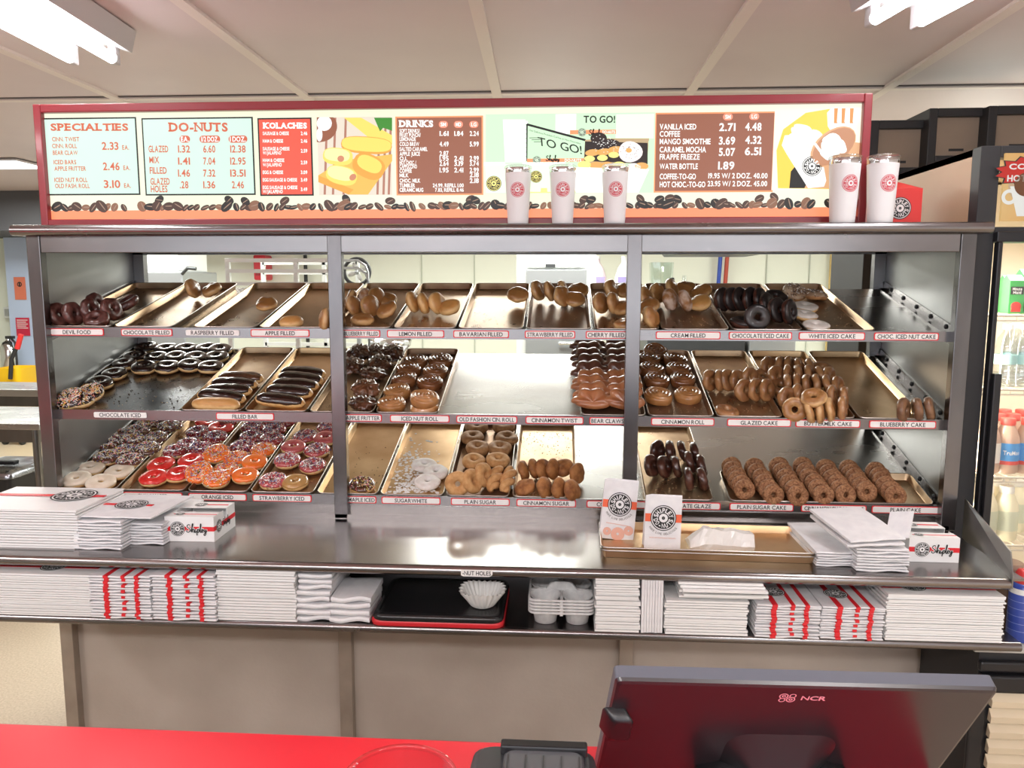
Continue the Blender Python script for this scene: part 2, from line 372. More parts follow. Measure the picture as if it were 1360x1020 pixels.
g = G(); g.span(-1.45, 1.45, -.012, YB + .04, 1.735, 1.765); g.cyl((-1.45, -.012, 1.75), (1.45, -.012, 1.75), .0165, 16); g.obj('top_shelf', STEELR, case)
g = G(); g.span(-1.396, 1.396, YB + .0, YB + .03, 1.70, 1.735); g.obj('back_rail', POST, case)
SF = []
for i, (zf, zbk) in enumerate(SH):
    al = math.atan2(zbk - zf, YB - Y0); ln = (YB - Y0) / math.cos(al)
    Rm = RX(al); SF.append((zf, zbk, al, ln, Rm, Vector((0, -math.sin(al), math.cos(al)))))
    M = T(0, Y0, zf) @ Rm
    g = G(); g.span(-1.394, 1.394, .002, ln, -.006, 0, 0, M); g.obj('sloping_shelf', STEEL, case)
    g = G(); g.span(-1.394, 1.394, Y0 - .003, Y0 + .003, zf - .013, zf + .0185); g.obj('front_strip', STEELR, case)
    for sx in (-1, 1):
        g = G(); g.span(sx * 1.384 - .012, sx * 1.384 + .012, 0, ln, -.002, .004, 0, M); g.span(sx * 1.394 - .003, sx * 1.394 + .003, 0, ln, -.03, .028, 0, M)
        o = g.obj('shelf_bracket', STEELR, case)
        for q in range(5): G().lathe([(.0, .0), (.008, 0), (.007, .004), (.003, .006)], 10, 0, M @ T(sx * 1.391, .06 + q * ln / 5.2, .015) @ RY(-sx * PI / 2)).obj('rivet', BLACKM, o)
def onshelf(px, py, s, lift):
    zf, zbk, al, ln, Rm, N = SF[s]; return atPlane(px, py, Vector((0, Y0, zf)) + N * lift, N)
# bottom apron + worktop
g = G(); g.span(-1.394, 1.394, .02, .026, ZT, SF[2][0] - .013); g.obj('apron', WTOP, case)
g = G(); g.span(-1.394, 1.394, YB + .01, YB + .02, ZT - .8, ZT + .0); g.obj('back_panel', STEELV, case)
g = G(); g.span(-1.46, 1.40, YF + .014, YB + .03, ZT - .006, ZT); g.cyl((-1.46, YF + .014, ZT - .013), (1.36, YF + .014, ZT - .013), .014, 14); g.span(-1.46, 1.40, .0, .02, ZT, ZT + .014); g.obj('worktop', WTOP, case)
q0 = atZ(1253, 700, ZT + .05)
g = G(); g.add([(1.36, YF, ZT - .02), (1.36, YF, ZT + .012), (1.385, YF + .06, ZT + .055), (1.44, .0, ZT + .10), (1.44, .0, ZT - .02), (1.363, YF, ZT - .02), (1.363, YF, ZT + .012), (1.388, YF + .06, ZT + .055), (1.443, .0, ZT + .10), (1.443, .0, ZT - .02)],
    [(0, 1, 2, 3, 4), (9, 8, 7, 6, 5), (0, 5, 6, 1), (1, 6, 7, 2), (2, 7, 8, 3)]); g.obj('end_guard', STEELV, case)
g = G(); g.span(-1.46, 1.40, YF + .014, .04, ZL - .006, ZL); g.cyl((-1.46, YF + .014, ZL - .012), (1.40, YF + .014, ZL - .012), .0125, 14); g.obj('lower_shelf', STEELR, case)
g = G(); g.span(-1.40, 1.40, .034, .04, ZL, ZT - .006); g.obj('recess_back', STEELV, case)
PANEL = mat('stained_panel', (.42, .36, .31), .5, .15, c2=(.56, .49, .43), scale=3.5, rvar=.1, bump=.2, bscale=90, ramp=(.25, .75))
xs = [-1.405, -.474, .426, 1.375]
for x in xs:
    g = G(); g.span(x, x + .043, .0, .035, 0, ZL - .02); g.obj('leg', mat('leg_steel', (.36, .31, .26), .45, .6, c2=(.46, .40, .34), scale=8), case, bevel=.002)
for a_, b_ in ((-1.362, -.474), (-.431, .426), (.469, 1.375)):
    g = G(); g.span(a_ - .002, b_ + .002, .03, .036, .02, ZL - .01); g.obj('base_panel', PANEL, case)

# ---------------------------------------------------------------- shelf name cards
CARDW = mat('label_white', (.82, .81, .79), .45)
def card(s, body, x0, x1, t0=None, t1=None, red=2, dy=0):
    zf = SF[s][0]; y = Y0 - .0035
    a = atY(x0, 0, y); 
    zc = zf + .003 + dy
    pa = atY(x0, [441, 551, 669][s], y).x; pb = atY(x1, [441, 551, 669][s], y).x; wd = pb - pa; cx = (pa + pb) / 2; h = .0205
    nm = body.lower().replace('.', '')
    t = thing('shelf_label', ('white label strip lettered %s on the %s shelf edge' % (nm, ('top', 'middle', 'bottom')[s])), 'label', (cx, y, zc), 'flavour labels along the shelf edges')
    if red:
        g = G(); g.loft([[(p[0], 0, p[1]) for p in rrect(wd, h + .002, .004, 0, 4)], [(p[0], -.0012, p[1]) for p in rrect(wd, h + .002, .004, 0, 4)]], cap1=True, smooth=False); g.obj('red_border', REDP, t)
    g = G(); ww = wd - (.006 if red else 0); g.loft([[(p[0], -.0010, p[1]) for p in rrect(ww, h - .003, .004, 0, 4)], [(p[0], -.0018, p[1]) for p in rrect(ww, h - .003, .004, 0, 4)]], cap1=True, smooth=False); g.obj('card', CARDW, t)
    lay, w0 = layout(body, .01); lw = min(wd * .9, w0 * .0165 * .62 / .70 * 1.12)
    g = G(); text(g, body, FXZ(0, -.002, 0), -lw / 2, lw / 2, -.0062, .0122, bold=.018, z=.0002); g.obj('lettering', LTR, t)
for a in ((0, 'DEVIL FOOD', 67, 138), (0, 'CHOCOLATE FILLED', 161, 229), (0, 'RASPBERRY FILLED', 247, 318), (0, 'APPLE FILLED', 333, 411), (0, 'BLUEBERRY FILLED', 455, 505), (0, 'LEMON FILLED', 514, 590), (0, 'BAVARIAN FILLED', 602, 676), (0, 'STRAWBERRY FILLED', 697, 764), (0, 'CHERRY FILLED', 778, 832),
          (0, 'CREAM FILLED', 871, 957), (0, 'CHOCOLATE ICED CAKE', 968, 1052), (0, 'WHITE ICED CAKE', 1061, 1149), (0, 'CHOC. ICED NUT CAKE', 1161, 1247),
          (1, 'CHOCOLATE ICED', 125, 195), (1, 'FILLED BAR', 287, 364), (1, 'APPLE FRITTER', 457, 507), (1, 'ICED NUT ROLL', 518, 597), (1, 'OLD FASHION CIN. ROLL', 606, 687), (1, 'CINNAMON TWIST', 698, 775), (1, 'BEAR CLAWS', 783, 831), (1, 'CINNAMON ROLL', 865, 949), (1, 'GLAZED CAKE', 966, 1051), (1, 'BUTTERMILK CAKE', 1057, 1143), (1, 'BLUEBERRY CAKE', 1155, 1244),
          (2, 'CHERRY ICED', 165, 243), (2, 'ORANGE ICED', 251, 328), (2, 'STRAWBERRY ICED', 336, 414), (2, 'MAPLE ICED', 461, 500), (2, 'SUGARWHITE', 507, 585), (2, 'PLAIN SUGAR', 599, 677), (2, 'CINNAMON SUGAR', 686, 765), (2, 'COCONUT ICED', 779, 858), (2, 'CHOCOLATE GLAZE', 864, 957), (2, 'PLAIN SUGAR CAKE', 969, 1054), (2, 'CINNAMON SUGAR CAKE', 1064, 1151), (2, 'PLAIN CAKE', 1158, 1248)):
    card(*a, red=0 if a[1] in ('CHOCOLATE ICED', 'RASPBERRY FILLED') else 2)
# paper tag on the worktop rim
pa = atY(612, 751, YF - .002); pb = atY(654, 751, YF - .002)
t = thing('shelf_label', 'torn white label lettered nut holes on the worktop rim', 'label', ((pa.x + pb.x) / 2, YF - .0005, ZT - .013))
wd = pb.x - pa.x
g = G(); g.prism([(-wd / 2, -.007), (-wd * .42, -.010), (wd * .4, -.010), (wd / 2, -.004), (wd / 2, .008), (-wd / 2, .008)], -.0012, 0); g.obj('card', CARDW, t)
g = G(); text(g, '-NUT HOLES', FXZ(0, -.0014, 0), -wd * .45, wd * .45, -.006, .011, bold=.018, z=.0003); g.obj('lettering', LTR, t)
# ================================================================== trays
def tray_mesh(w_, l_, h=.021, r=.018):
    g = G(); lp = []
    for ins, z, rr in ((.010, .0012, r - .008), (.0085, .003, r - .006), (.0035, h - .002, r - .002), (.0025, h, r - .001)): lp.append(rrect(w_ - 2 * ins, l_ - 2 * ins, max(rr, .003), z))
    g.loft(lp, 0)
    g.loft([rrect(w_ - .005, l_ - .005, r - .001, h), rrect(w_ - .002, l_ - .002, r, h + .0012), rrect(w_, l_, r, h), rrect(w_, l_, r, h - .003), rrect(w_ - .003, l_ - .003, r, h - .003)], 1, cap0=False)
    g.loft([rrect(w_ - .005, l_ - .005, r, h - .003), rrect(w_ - .016, l_ - .016, r - .008, 0)], 0, cap0=False, cap1=True)
    return g
YFR = [436, 549, 659]
def tray(s, x0, x1, label, M_=None, y0=.004, ln=None, h=.021, group='bakery trays on the sloping shelves'):
    zf, zbk, al, sl, Rm, N = SF[s]
    a = atY(x0, YFR[s], Y0 + .01).x; b = atY(x1, YFR[s], Y0 + .01).x; wd = b - a - .003; L_ = ln or sl - .01
    o = tray_mesh(wd, L_, h).obj('baking_tray', [M_ or TRAYM, LIPM], M=T((a + b) / 2, Y0, zf + .0005) @ Rm @ T(0, y0 + L_ / 2, 0))
    return tag(o, label, 'tray', group)
TR = [(0, 66, 150, 'browned tray at the left end of the top shelf, holding devil food'), (0, 151, 232, 'nearly empty browned tray above the chocolate filled label'), (0, 256, 342, 'browned tray with one lone doughnut above the raspberry filled label'), (0, 344, 432, 'browned tray above the apple filled label', 'G'),
      (0, 435, 520, 'browned tray of filled doughnuts above the blueberry filled label'), (0, 522, 606, 'browned tray above the lemon filled label'), (0, 608, 696, 'browned tray with a single doughnut above the bavarian filled label'), (0, 698, 786, 'browned tray above the strawberry filled label', 'D'),
      (0, 789, 876, 'browned tray above the cherry filled label'), (0, 878, 969, 'browned tray above the cream filled label', 'D'), (0, 971, 1066, 'browned tray above the chocolate iced cake label', 'D'), (0, 1069, 1163, 'browned tray above the white iced cake label'),
      (1, 77, 238, 'wide dark steel tray above the chocolate iced label', 'S'), (1, 240, 323, 'left tray of filled bars above the filled bar label'), (1, 325, 409, 'right tray of filled bars above the filled bar label', 'G'), (1, 411, 497, 'browned tray above the apple fritter label'),
      (1, 499, 583, 'browned tray above the iced nut roll label', 'D'), (1, 771, 858, 'browned tray above the bear claws label', 'D'), (1, 860, 949, 'browned tray above the cinnamon roll label', 'D'), (1, 951, 1040, 'browned tray above the glazed cake label'), (1, 1043, 1136, 'browned tray above the buttermilk cake label', 'G'), (1, 1139, 1229, 'browned tray above the blueberry cake label', 'G'),
      (2, 79, 157, 'browned tray at the left end of the bottom shelf'), (2, 160, 247, 'browned tray above the cherry iced label'), (2, 250, 331, 'browned tray above the orange iced label', 'D'), (2, 333, 418, 'browned tray above the strawberry iced label'), (2, 421, 503, 'pale browned tray above the maple iced label', 'G'),
      (2, 505, 590, 'sugar dusted tray above the sugarwhite label', 'G'), (2, 592, 677, 'browned tray above the plain sugar label', 'D'), (2, 680, 767, 'browned tray above the cinnamon sugar label'), (2, 856, 948, 'browned tray above the chocolate glaze label')]
for t_ in TR:
    mm = {'G': TRAYG, 'D': TRAYD, 'S': DSTEEL}.get(t_[4] if len(t_) > 4 else '', TRAYM)
    tray(t_[0], t_[1], t_[2], t_[3], mm, h=.012 if len(t_) > 4 and t_[4] == 'S' else .021)
pb_ = onshelf(1190, 628, 2, .021); lB = (pb_.y - Y0) / math.cos(SF[2][2])
tray(2, 968, 1241, 'wide tray turned sideways under the rows of cake rings, bottom shelf right end', TRAYM, ln=lB)

# crumbs lying in the trays: nobody could count them
CRUMB = mat('crumbs', (.62, .42, .22), .8); CRUMBD = mat('dark_crumbs', (.05, .03, .02), .7); SUGAR = mat('powder_sugar', (.80, .78, .76), .9)
def crumbs(s, boxes, name, label, mats):
    g = G(); zf, zbk, al, sl, Rm, N = SF[s]
    for (x0, x1, y0, y1, n, mi, big) in boxes:
        for _ in range(n):
            p = onshelf(R.uniform(x0, x1), R.uniform(y0, y1), s, .0022); q = R.uniform(.0009, .0022) * big
            g.add([(q, 0, 0), (-.6 * q, .8 * q, 0), (-.7 * q, -.6 * q, 0), (0, 0, q * .8)], [(0, 1, 3), (1, 2, 3), (2, 0, 3)], mi, T(*p) @ Rm @ RZ(R.uniform(0, 6)))
    tag(g.obj(name, mats), label, 'crumbs', kind='stuff')
crumbs(0, [(165, 235, 395, 432, 160, 0, 1), (270, 335, 395, 432, 30, 0, 1), (370, 425, 390, 432, 60, 0, 1), (630, 692, 395, 432, 50, 0, 1), (705, 780, 400, 434, 80, 0, 1), (890, 960, 405, 434, 70, 0, 1), (530, 600, 420, 434, 50, 0, 1), (1090, 1150, 405, 434, 50, 0, 1), (1095, 1130, 405, 434, 10, 1, 1.6), (795, 840, 420, 434, 14, 0, 1)], 'crumbs', 'pale pastry crumbs scattered in the top shelf trays', [CRUMB, CRUMBD])
crumbs(1, [(140, 245, 500, 542, 70, 1, 1.9), (150, 225, 525, 542, 12, 0, 1), (330, 372, 475, 485, 50, 0, 1), (965, 1035, 520, 548, 70, 0, 1), (1110, 1190, 470, 540, 60, 0, 1), (872, 940, 540, 550, 30, 0, 1), (415, 440, 520, 545, 40, 1, 1)], 'crumbs', 'crumbs and dark icing flakes in the middle shelf trays', [CRUMB, CRUMBD])
crumbs(2, [(470, 530, 590, 650, 40, 1, 1.6), (695, 757, 575, 605, 130, 1, 1.2), (870, 945, 635, 664, 70, 0, 1.2), (1205, 1232, 640, 668, 60, 0, 1), (425, 445, 590, 650, 20, 1, 1), (763, 770, 590, 606, 12, 1, 1.6), (345, 410, 640, 655, 40, 0, 1)], 'crumbs', 'dark and pale crumbs in the bottom shelf trays', [CRUMB, CRUMBD])

# ================================================================== pastries
GLZ = doughmat('glazed_dough', (.33, .145, .042), (.64, .39, .17), .3, .40, h=.017)
GLD = doughmat('golden_dough', (.52, .26, .075), (.76, .50, .22), .15, .5, h=.017)
YST = doughmat('pale_yeast_dough', (.44, .20, .055), (.78, .55, .26), .1, .5)
CAKE = doughmat('cake_dough', (.25, .105, .040), (.40, .20, .08), .4, .38, h=.02)
SUGD = mat('sugared_cake_dough', (.16, .055, .018), .7, c2=(.40, .20, .09), scale=160, bump=.4, bscale=220)
SUGG = mat('sugared_golden_dough', (.46, .22, .075), .75, c2=(.60, .34, .14), scale=60, bump=.3, bscale=200)
SUGB = mat('sugared_brown_dough', (.27, .12, .04), .7, c2=(.42, .22, .09), scale=60, bump=.3, bscale=200)
CINS = mat('cinnamon_sugar_dough', (.20, .065, .016), .65, c2=(.40, .17, .05), scale=45, bump=.4, bscale=200)
DEVIL = mat('devil_food_dough', (.055, .016, .012), .35, c2=(.14, .055, .045), scale=70, coat=.5, bump=.5, bscale=90)
CHGL = mat('chocolate_glazed_dough', (.045, .014, .009), .35, c2=(.10, .035, .022), scale=40, coat=.6, bump=.4, bscale=60)
FRIT = mat('fritter_dough', (.035, .012, .008), .28, c2=(.12, .045, .02), scale=55, coat=.8, bump=.4, bscale=60)
FRITL = mat('light_fritter_dough', (.10, .035, .015), .28, c2=(.22, .09, .04), scale=55, coat=.8, bump=.4, bscale=60)
ROLLM = mat('glazed_roll_dough', (.13, .042, .014), .25, c2=(.26, .10, .034), scale=25, coat=.9, bump=.15, bscale=60)
ROLLL = mat('light_roll_dough', (.34, .14, .04), .28, c2=(.46, .22, .075), scale=25, coat=.7, bump=.15, bscale=60)
CLAW = mat('bear_claw_dough', (.30, .10, .038), .28, c2=(.44, .18, .075), scale=20, coat=.6, bump=.15, bscale=60)
CLAWD = mat('dark_bear_claw_dough', (.08, .028, .018), .28, c2=(.15, .06, .035), scale=20, coat=.7, bump=.15, bscale=60)
def icing(n, c, c2=None, r=.18, coat=.7): return mat(n, c, r, c2=c2, scale=40, coat=coat, bump=.12, bscale=45)
CHOC = icing('chocolate_icing', (.016, .008, .006), (.035, .014, .010))
CHOCB = icing('black_chocolate_icing', (.012, .009, .009), (.022, .015, .014), .4, .25)
REDI = icing('cherry_icing', (.62, .018, .018), (.78, .05, .04)); PNKI = icing('strawberry_icing', (.42, .07, .08), (.55, .12, .12))
ORGI = icing('orange_icing', (.85, .15, .02), (.90, .22, .04)); WHI = icing('white_icing', (.72, .60, .46), (.80, .70, .58), .35, .3)
WHB = icing('bright_white_icing', (.72, .69, .64), (.62, .56, .50), .3, .4)
MAPI = icing('maple_icing', (.42, .22, .07), (.5, .28, .1))
SPK = [mat('sprinkle_white', (.85, .8, .74), .4), mat('sprinkle_pink', (.8, .22, .25), .4), mat('sprinkle_orange', (.85, .33, .06), .4), mat('sprinkle_blue', (.10, .13, .35), .4), mat('sprinkle_yellow', (.80, .62, .15), .4), mat('sprinkle_brown', (.08, .03, .02), .4)]
def nz(x, y, z, f, a): return noise.noise(Vector((x * f, y * f, z * f))) * a
def ring_mesh(rr, rx, rz, seed, nu=36, nv=16, lump=.0012, v0=0, v1=2 * PI, off=0, wave=0, f=40, asp=1):
    """ring doughnut (or, with v0..v1, the icing over its top)"""
    vs = []; fs = []; full = v1 - v0 > 6.2; nq = nv if full else nv + 1
    for i in range(nu):
        a = 2 * PI * i / nu; wv = wave * (noise.noise(Vector((math.cos(a) * 1.7, math.sin(a) * 1.7, seed))) + .5 * noise.noise(Vector((math.cos(a) * 4, math.sin(a) * 4, seed + 5))))
        for j in range(nq):
            if full: v = 2 * PI * j / nv; o_ = 0
            else:
                t = j / nv; v = (v0 - wv) + (v1 - v0 + 2 * wv) * t; o_ = off if 0 < j < nv else -.0012
            c, s_ = math.cos(v), math.sin(v); sx = math.copysign(abs(c) ** .85, c); sz = math.copysign(abs(s_) ** .85, s_)
            x = rr + (rx + o_) * sx; z = (rz + o_) * sz; p = Vector((x * math.cos(a) * asp, x * math.sin(a), z)); q = 1 + nz(p.x, p.y, p.z + seed, f, lump * 25)
            vs.append((p.x * q, p.y * q, z + nz(p.x, p.y, seed, f * .7, lump * 1.5)))
    for i in range(nu):
        k_ = (i + 1) % nu
        for j in range(nv if full else nq - 1): l_ = (j + 1) % nq; fs.append((i * nq + j, k_ * nq + j, k_ * nq + l_, i * nq + l_))
    return G().add(vs, fs, 0, None, True)
def sprinkles(rr, rx, rz, n, cols, asp=1):
    g = G()
    for _ in range(int(n * 2.3)):
        a = R.uniform(0, 2 * PI); v = R.gauss(PI / 2, .75)
        if not -.1 < v < PI + .1: v = PI / 2
        ex_ = R.uniform(.0016, .0034); x = rr + (rx + ex_) * math.cos(v); z = (rz + ex_) * math.sin(v); p = Vector((x * math.cos(a) * asp, x * math.sin(a), z))
        nrm = Vector((math.cos(v) * math.cos(a), math.cos(v) * math.sin(a), math.sin(v))); M = T(*p) @ nrm.to_track_quat('Z', 'Y').to_matrix().to_4x4() @ RZ(R.uniform(0, PI))
        l_ = R.uniform(.0024, .0038); q = .00095
        g.add([(-l_, -q, 0), (l_, -q, 0), (l_, q, 0), (-l_, q, 0), (-l_ * .9, 0, q * 1.6), (l_ * .9, 0, q * 1.6)], [(0, 1, 5, 4), (3, 4, 5, 2), (0, 4, 3), (1, 2, 5)], R.choice(cols), M)
    return g
def disc_mesh(r, h, seed, ex=.75, lump=.0015, nu=30, nv=16, sx=1.0, dent=0):
    g = G(); g.ell((0, 0, 0), (r, r, h), nu, nv, e=1); out = []
    for p in g.v:
        p = Vector(p); rad = math.hypot(p.x, p.y); hh = math.copysign(abs(p.z / h) ** ex * h, p.z)
        q = 1 + nz(p.x, p.y, p.z + seed, 35, lump * 20); d_ = dent * math.exp(-(rad / (r * .25)) ** 2)
        out.append((p.x * q * sx, p.y * q, (hh - (math.copysign(d_, p.z) if p.z > 0 else 0)) * q + nz(p.x, p.y, seed + 3, 50, lump)))
    g.v = out; return g
def roll_mesh(r, h, seed):
    vs = []; fs = []; nr, na = 30, 52
    for j in range(nr):
        t = j / (nr - 1)
        for i in range(na):
            a = 2 * PI * i / na; rad = r * math.sin(t * PI / 2) ** .9 if t < 1 else r
            if t < .8: rad = r * .96 * t / .8; z = h * (1 - .18 * (t / .8) ** 4) + .0028 * math.cos(2 * PI * (rad / .0125) - a) * min(1, rad / .006)
            else: u = (t - .8) / .2; rad = r * (.96 + .06 * math.sin(u * PI)); z = h * .82 * (1 - u)
            q = 1 + nz(math.cos(a), math.sin(a), seed, 1.3, .09); vs.append((rad * math.cos(a) * q, rad * math.sin(a) * q, z - h / 2))
    for j in range(nr - 1):
        for i in range(na): k_ = (i + 1) % na; fs.append((j * na + i, (j + 1) * na + i, (j + 1) * na + k_, j * na + k_))
    return G().add(vs, fs, 0, None, True)
def lump_mesh(r, h, seed, asp=1.2):
    g = G(); g.ell((0, 0, 0), (r, r, h), 44, 24); out = []
    for p in g.v:
        p = Vector(p); q = p.normalized(); d = noise.voronoi(Vector((q.x * 3.6 + seed, q.y * 3.6, q.z * 2.6)))[0]; e = 1 + .42 * (.42 - d[0]) * 1.2 + .05 * noise.noise(q * 5 + Vector((seed, 0, 0)))
        out.append((p.x * e * asp, p.y * e, p.z * e * 1.05))
    g.v = out; return g
def bar_mesh(L, w_, h, seed, z0=None, off=0):
    g = G(); vs = []; fs = []; nu = 22; nv = 18
    rng = [(-PI, PI)] if z0 is None else [(z0, PI - z0)]
    a0, a1 = rng[0]; cl = z0 is None; nq = nv if cl else nv + 1
    for i in range(nu + 1):
        t = -1 + 2 * i / nu; x = t * L / 2; k_ = (1 - abs(t) ** 3.2) ** .5 if abs(t) < 1 else .0
        k_ = max(k_, .02)
        for j in range(nq):
            a = a0 + (a1 - a0) * j / nv
            if not cl: o_ = off if (0 < j < nv and 0 < i < nu) else -.001; a += .12 * noise.noise(Vector((x * 60, seed, j // nv)))
            else: o_ = 0
            s1, c1 = math.sin(a), math.cos(a); y = (w_ / 2 * k_ + o_) * math.copysign(abs(c1) ** .85, c1); z = (h / 2 * k_ + o_) * math.copysign(abs(s1) ** .85, s1)
            vs.append((x * (.97 if not cl else 1), y + nz(x, seed, 0, 30, .002), z + nz(x, y, seed, 60, .0015)))
    for i in range(nu):
        for j in range(nv if cl else nq - 1): l_ = (j + 1) % nq; fs.append((i * nq + j, (i + 1) * nq + j, (i + 1) * nq + l_, i * nq + l_))
    return g.add(vs, fs, 0, None, True)
def claw_mesh(seed):
    """half-round pastry with four toes along its far edge; lies in x,y"""
    g = G(); vs = []; fs = []; n = 44; m_ = 8
    def outl(a):
        if a < PI: q = .047 + .012 * abs(math.sin(a * 3.5 + .4)) ; return (q * math.cos(a) * 1.15, q * math.sin(a) * .95)
        return (.054 * math.cos(a), .018 * math.sin(a))
    for zi in (1, -1):
        for j in range(m_ + 1):
            t = j / m_
            for i in range(n):
                a = 2 * PI * i / n; x, y = outl(a); hh = .013 * (1 - t ** 4) ** .5 * (1 - .35 * math.cos(a * 7 + .8) * t if a < PI else 1)
                vs.append((x * t, y * t, zi * hh + nz(x * t, y * t, seed, 40, .002)))
    for zi in range(2):
        o = zi * (m_ + 1) * n
        for j in range(m_):
            for i in range(n):
                k_ = (i + 1) % n; f = (o + j * n + i, o + (j + 1) * n + i, o + (j + 1) * n + k_, o + j * n + k_); fs.append(f if zi == 0 else tuple(reversed(f)))
    return g.add(vs, fs, 0, None, True)
def twist_mesh(L, r, seed):
    g = G()
    for ph in (0, PI):
        pts = []; rr = []
        for i in range(19):
            t = -1 + 2 * i / 18; a = t * 4.2 + ph + seed; k_ = max(.0, 1 - abs(t) ** 3) ** .5
            pts.append((t * L / 2, math.cos(a) * r * .62 * k_, math.sin(a) * r * .55 * k_)); rr.append(max(.002, r * .72 * (.25 + .75 * k_)))
        g.tube(pts, rr, 10)
    return g
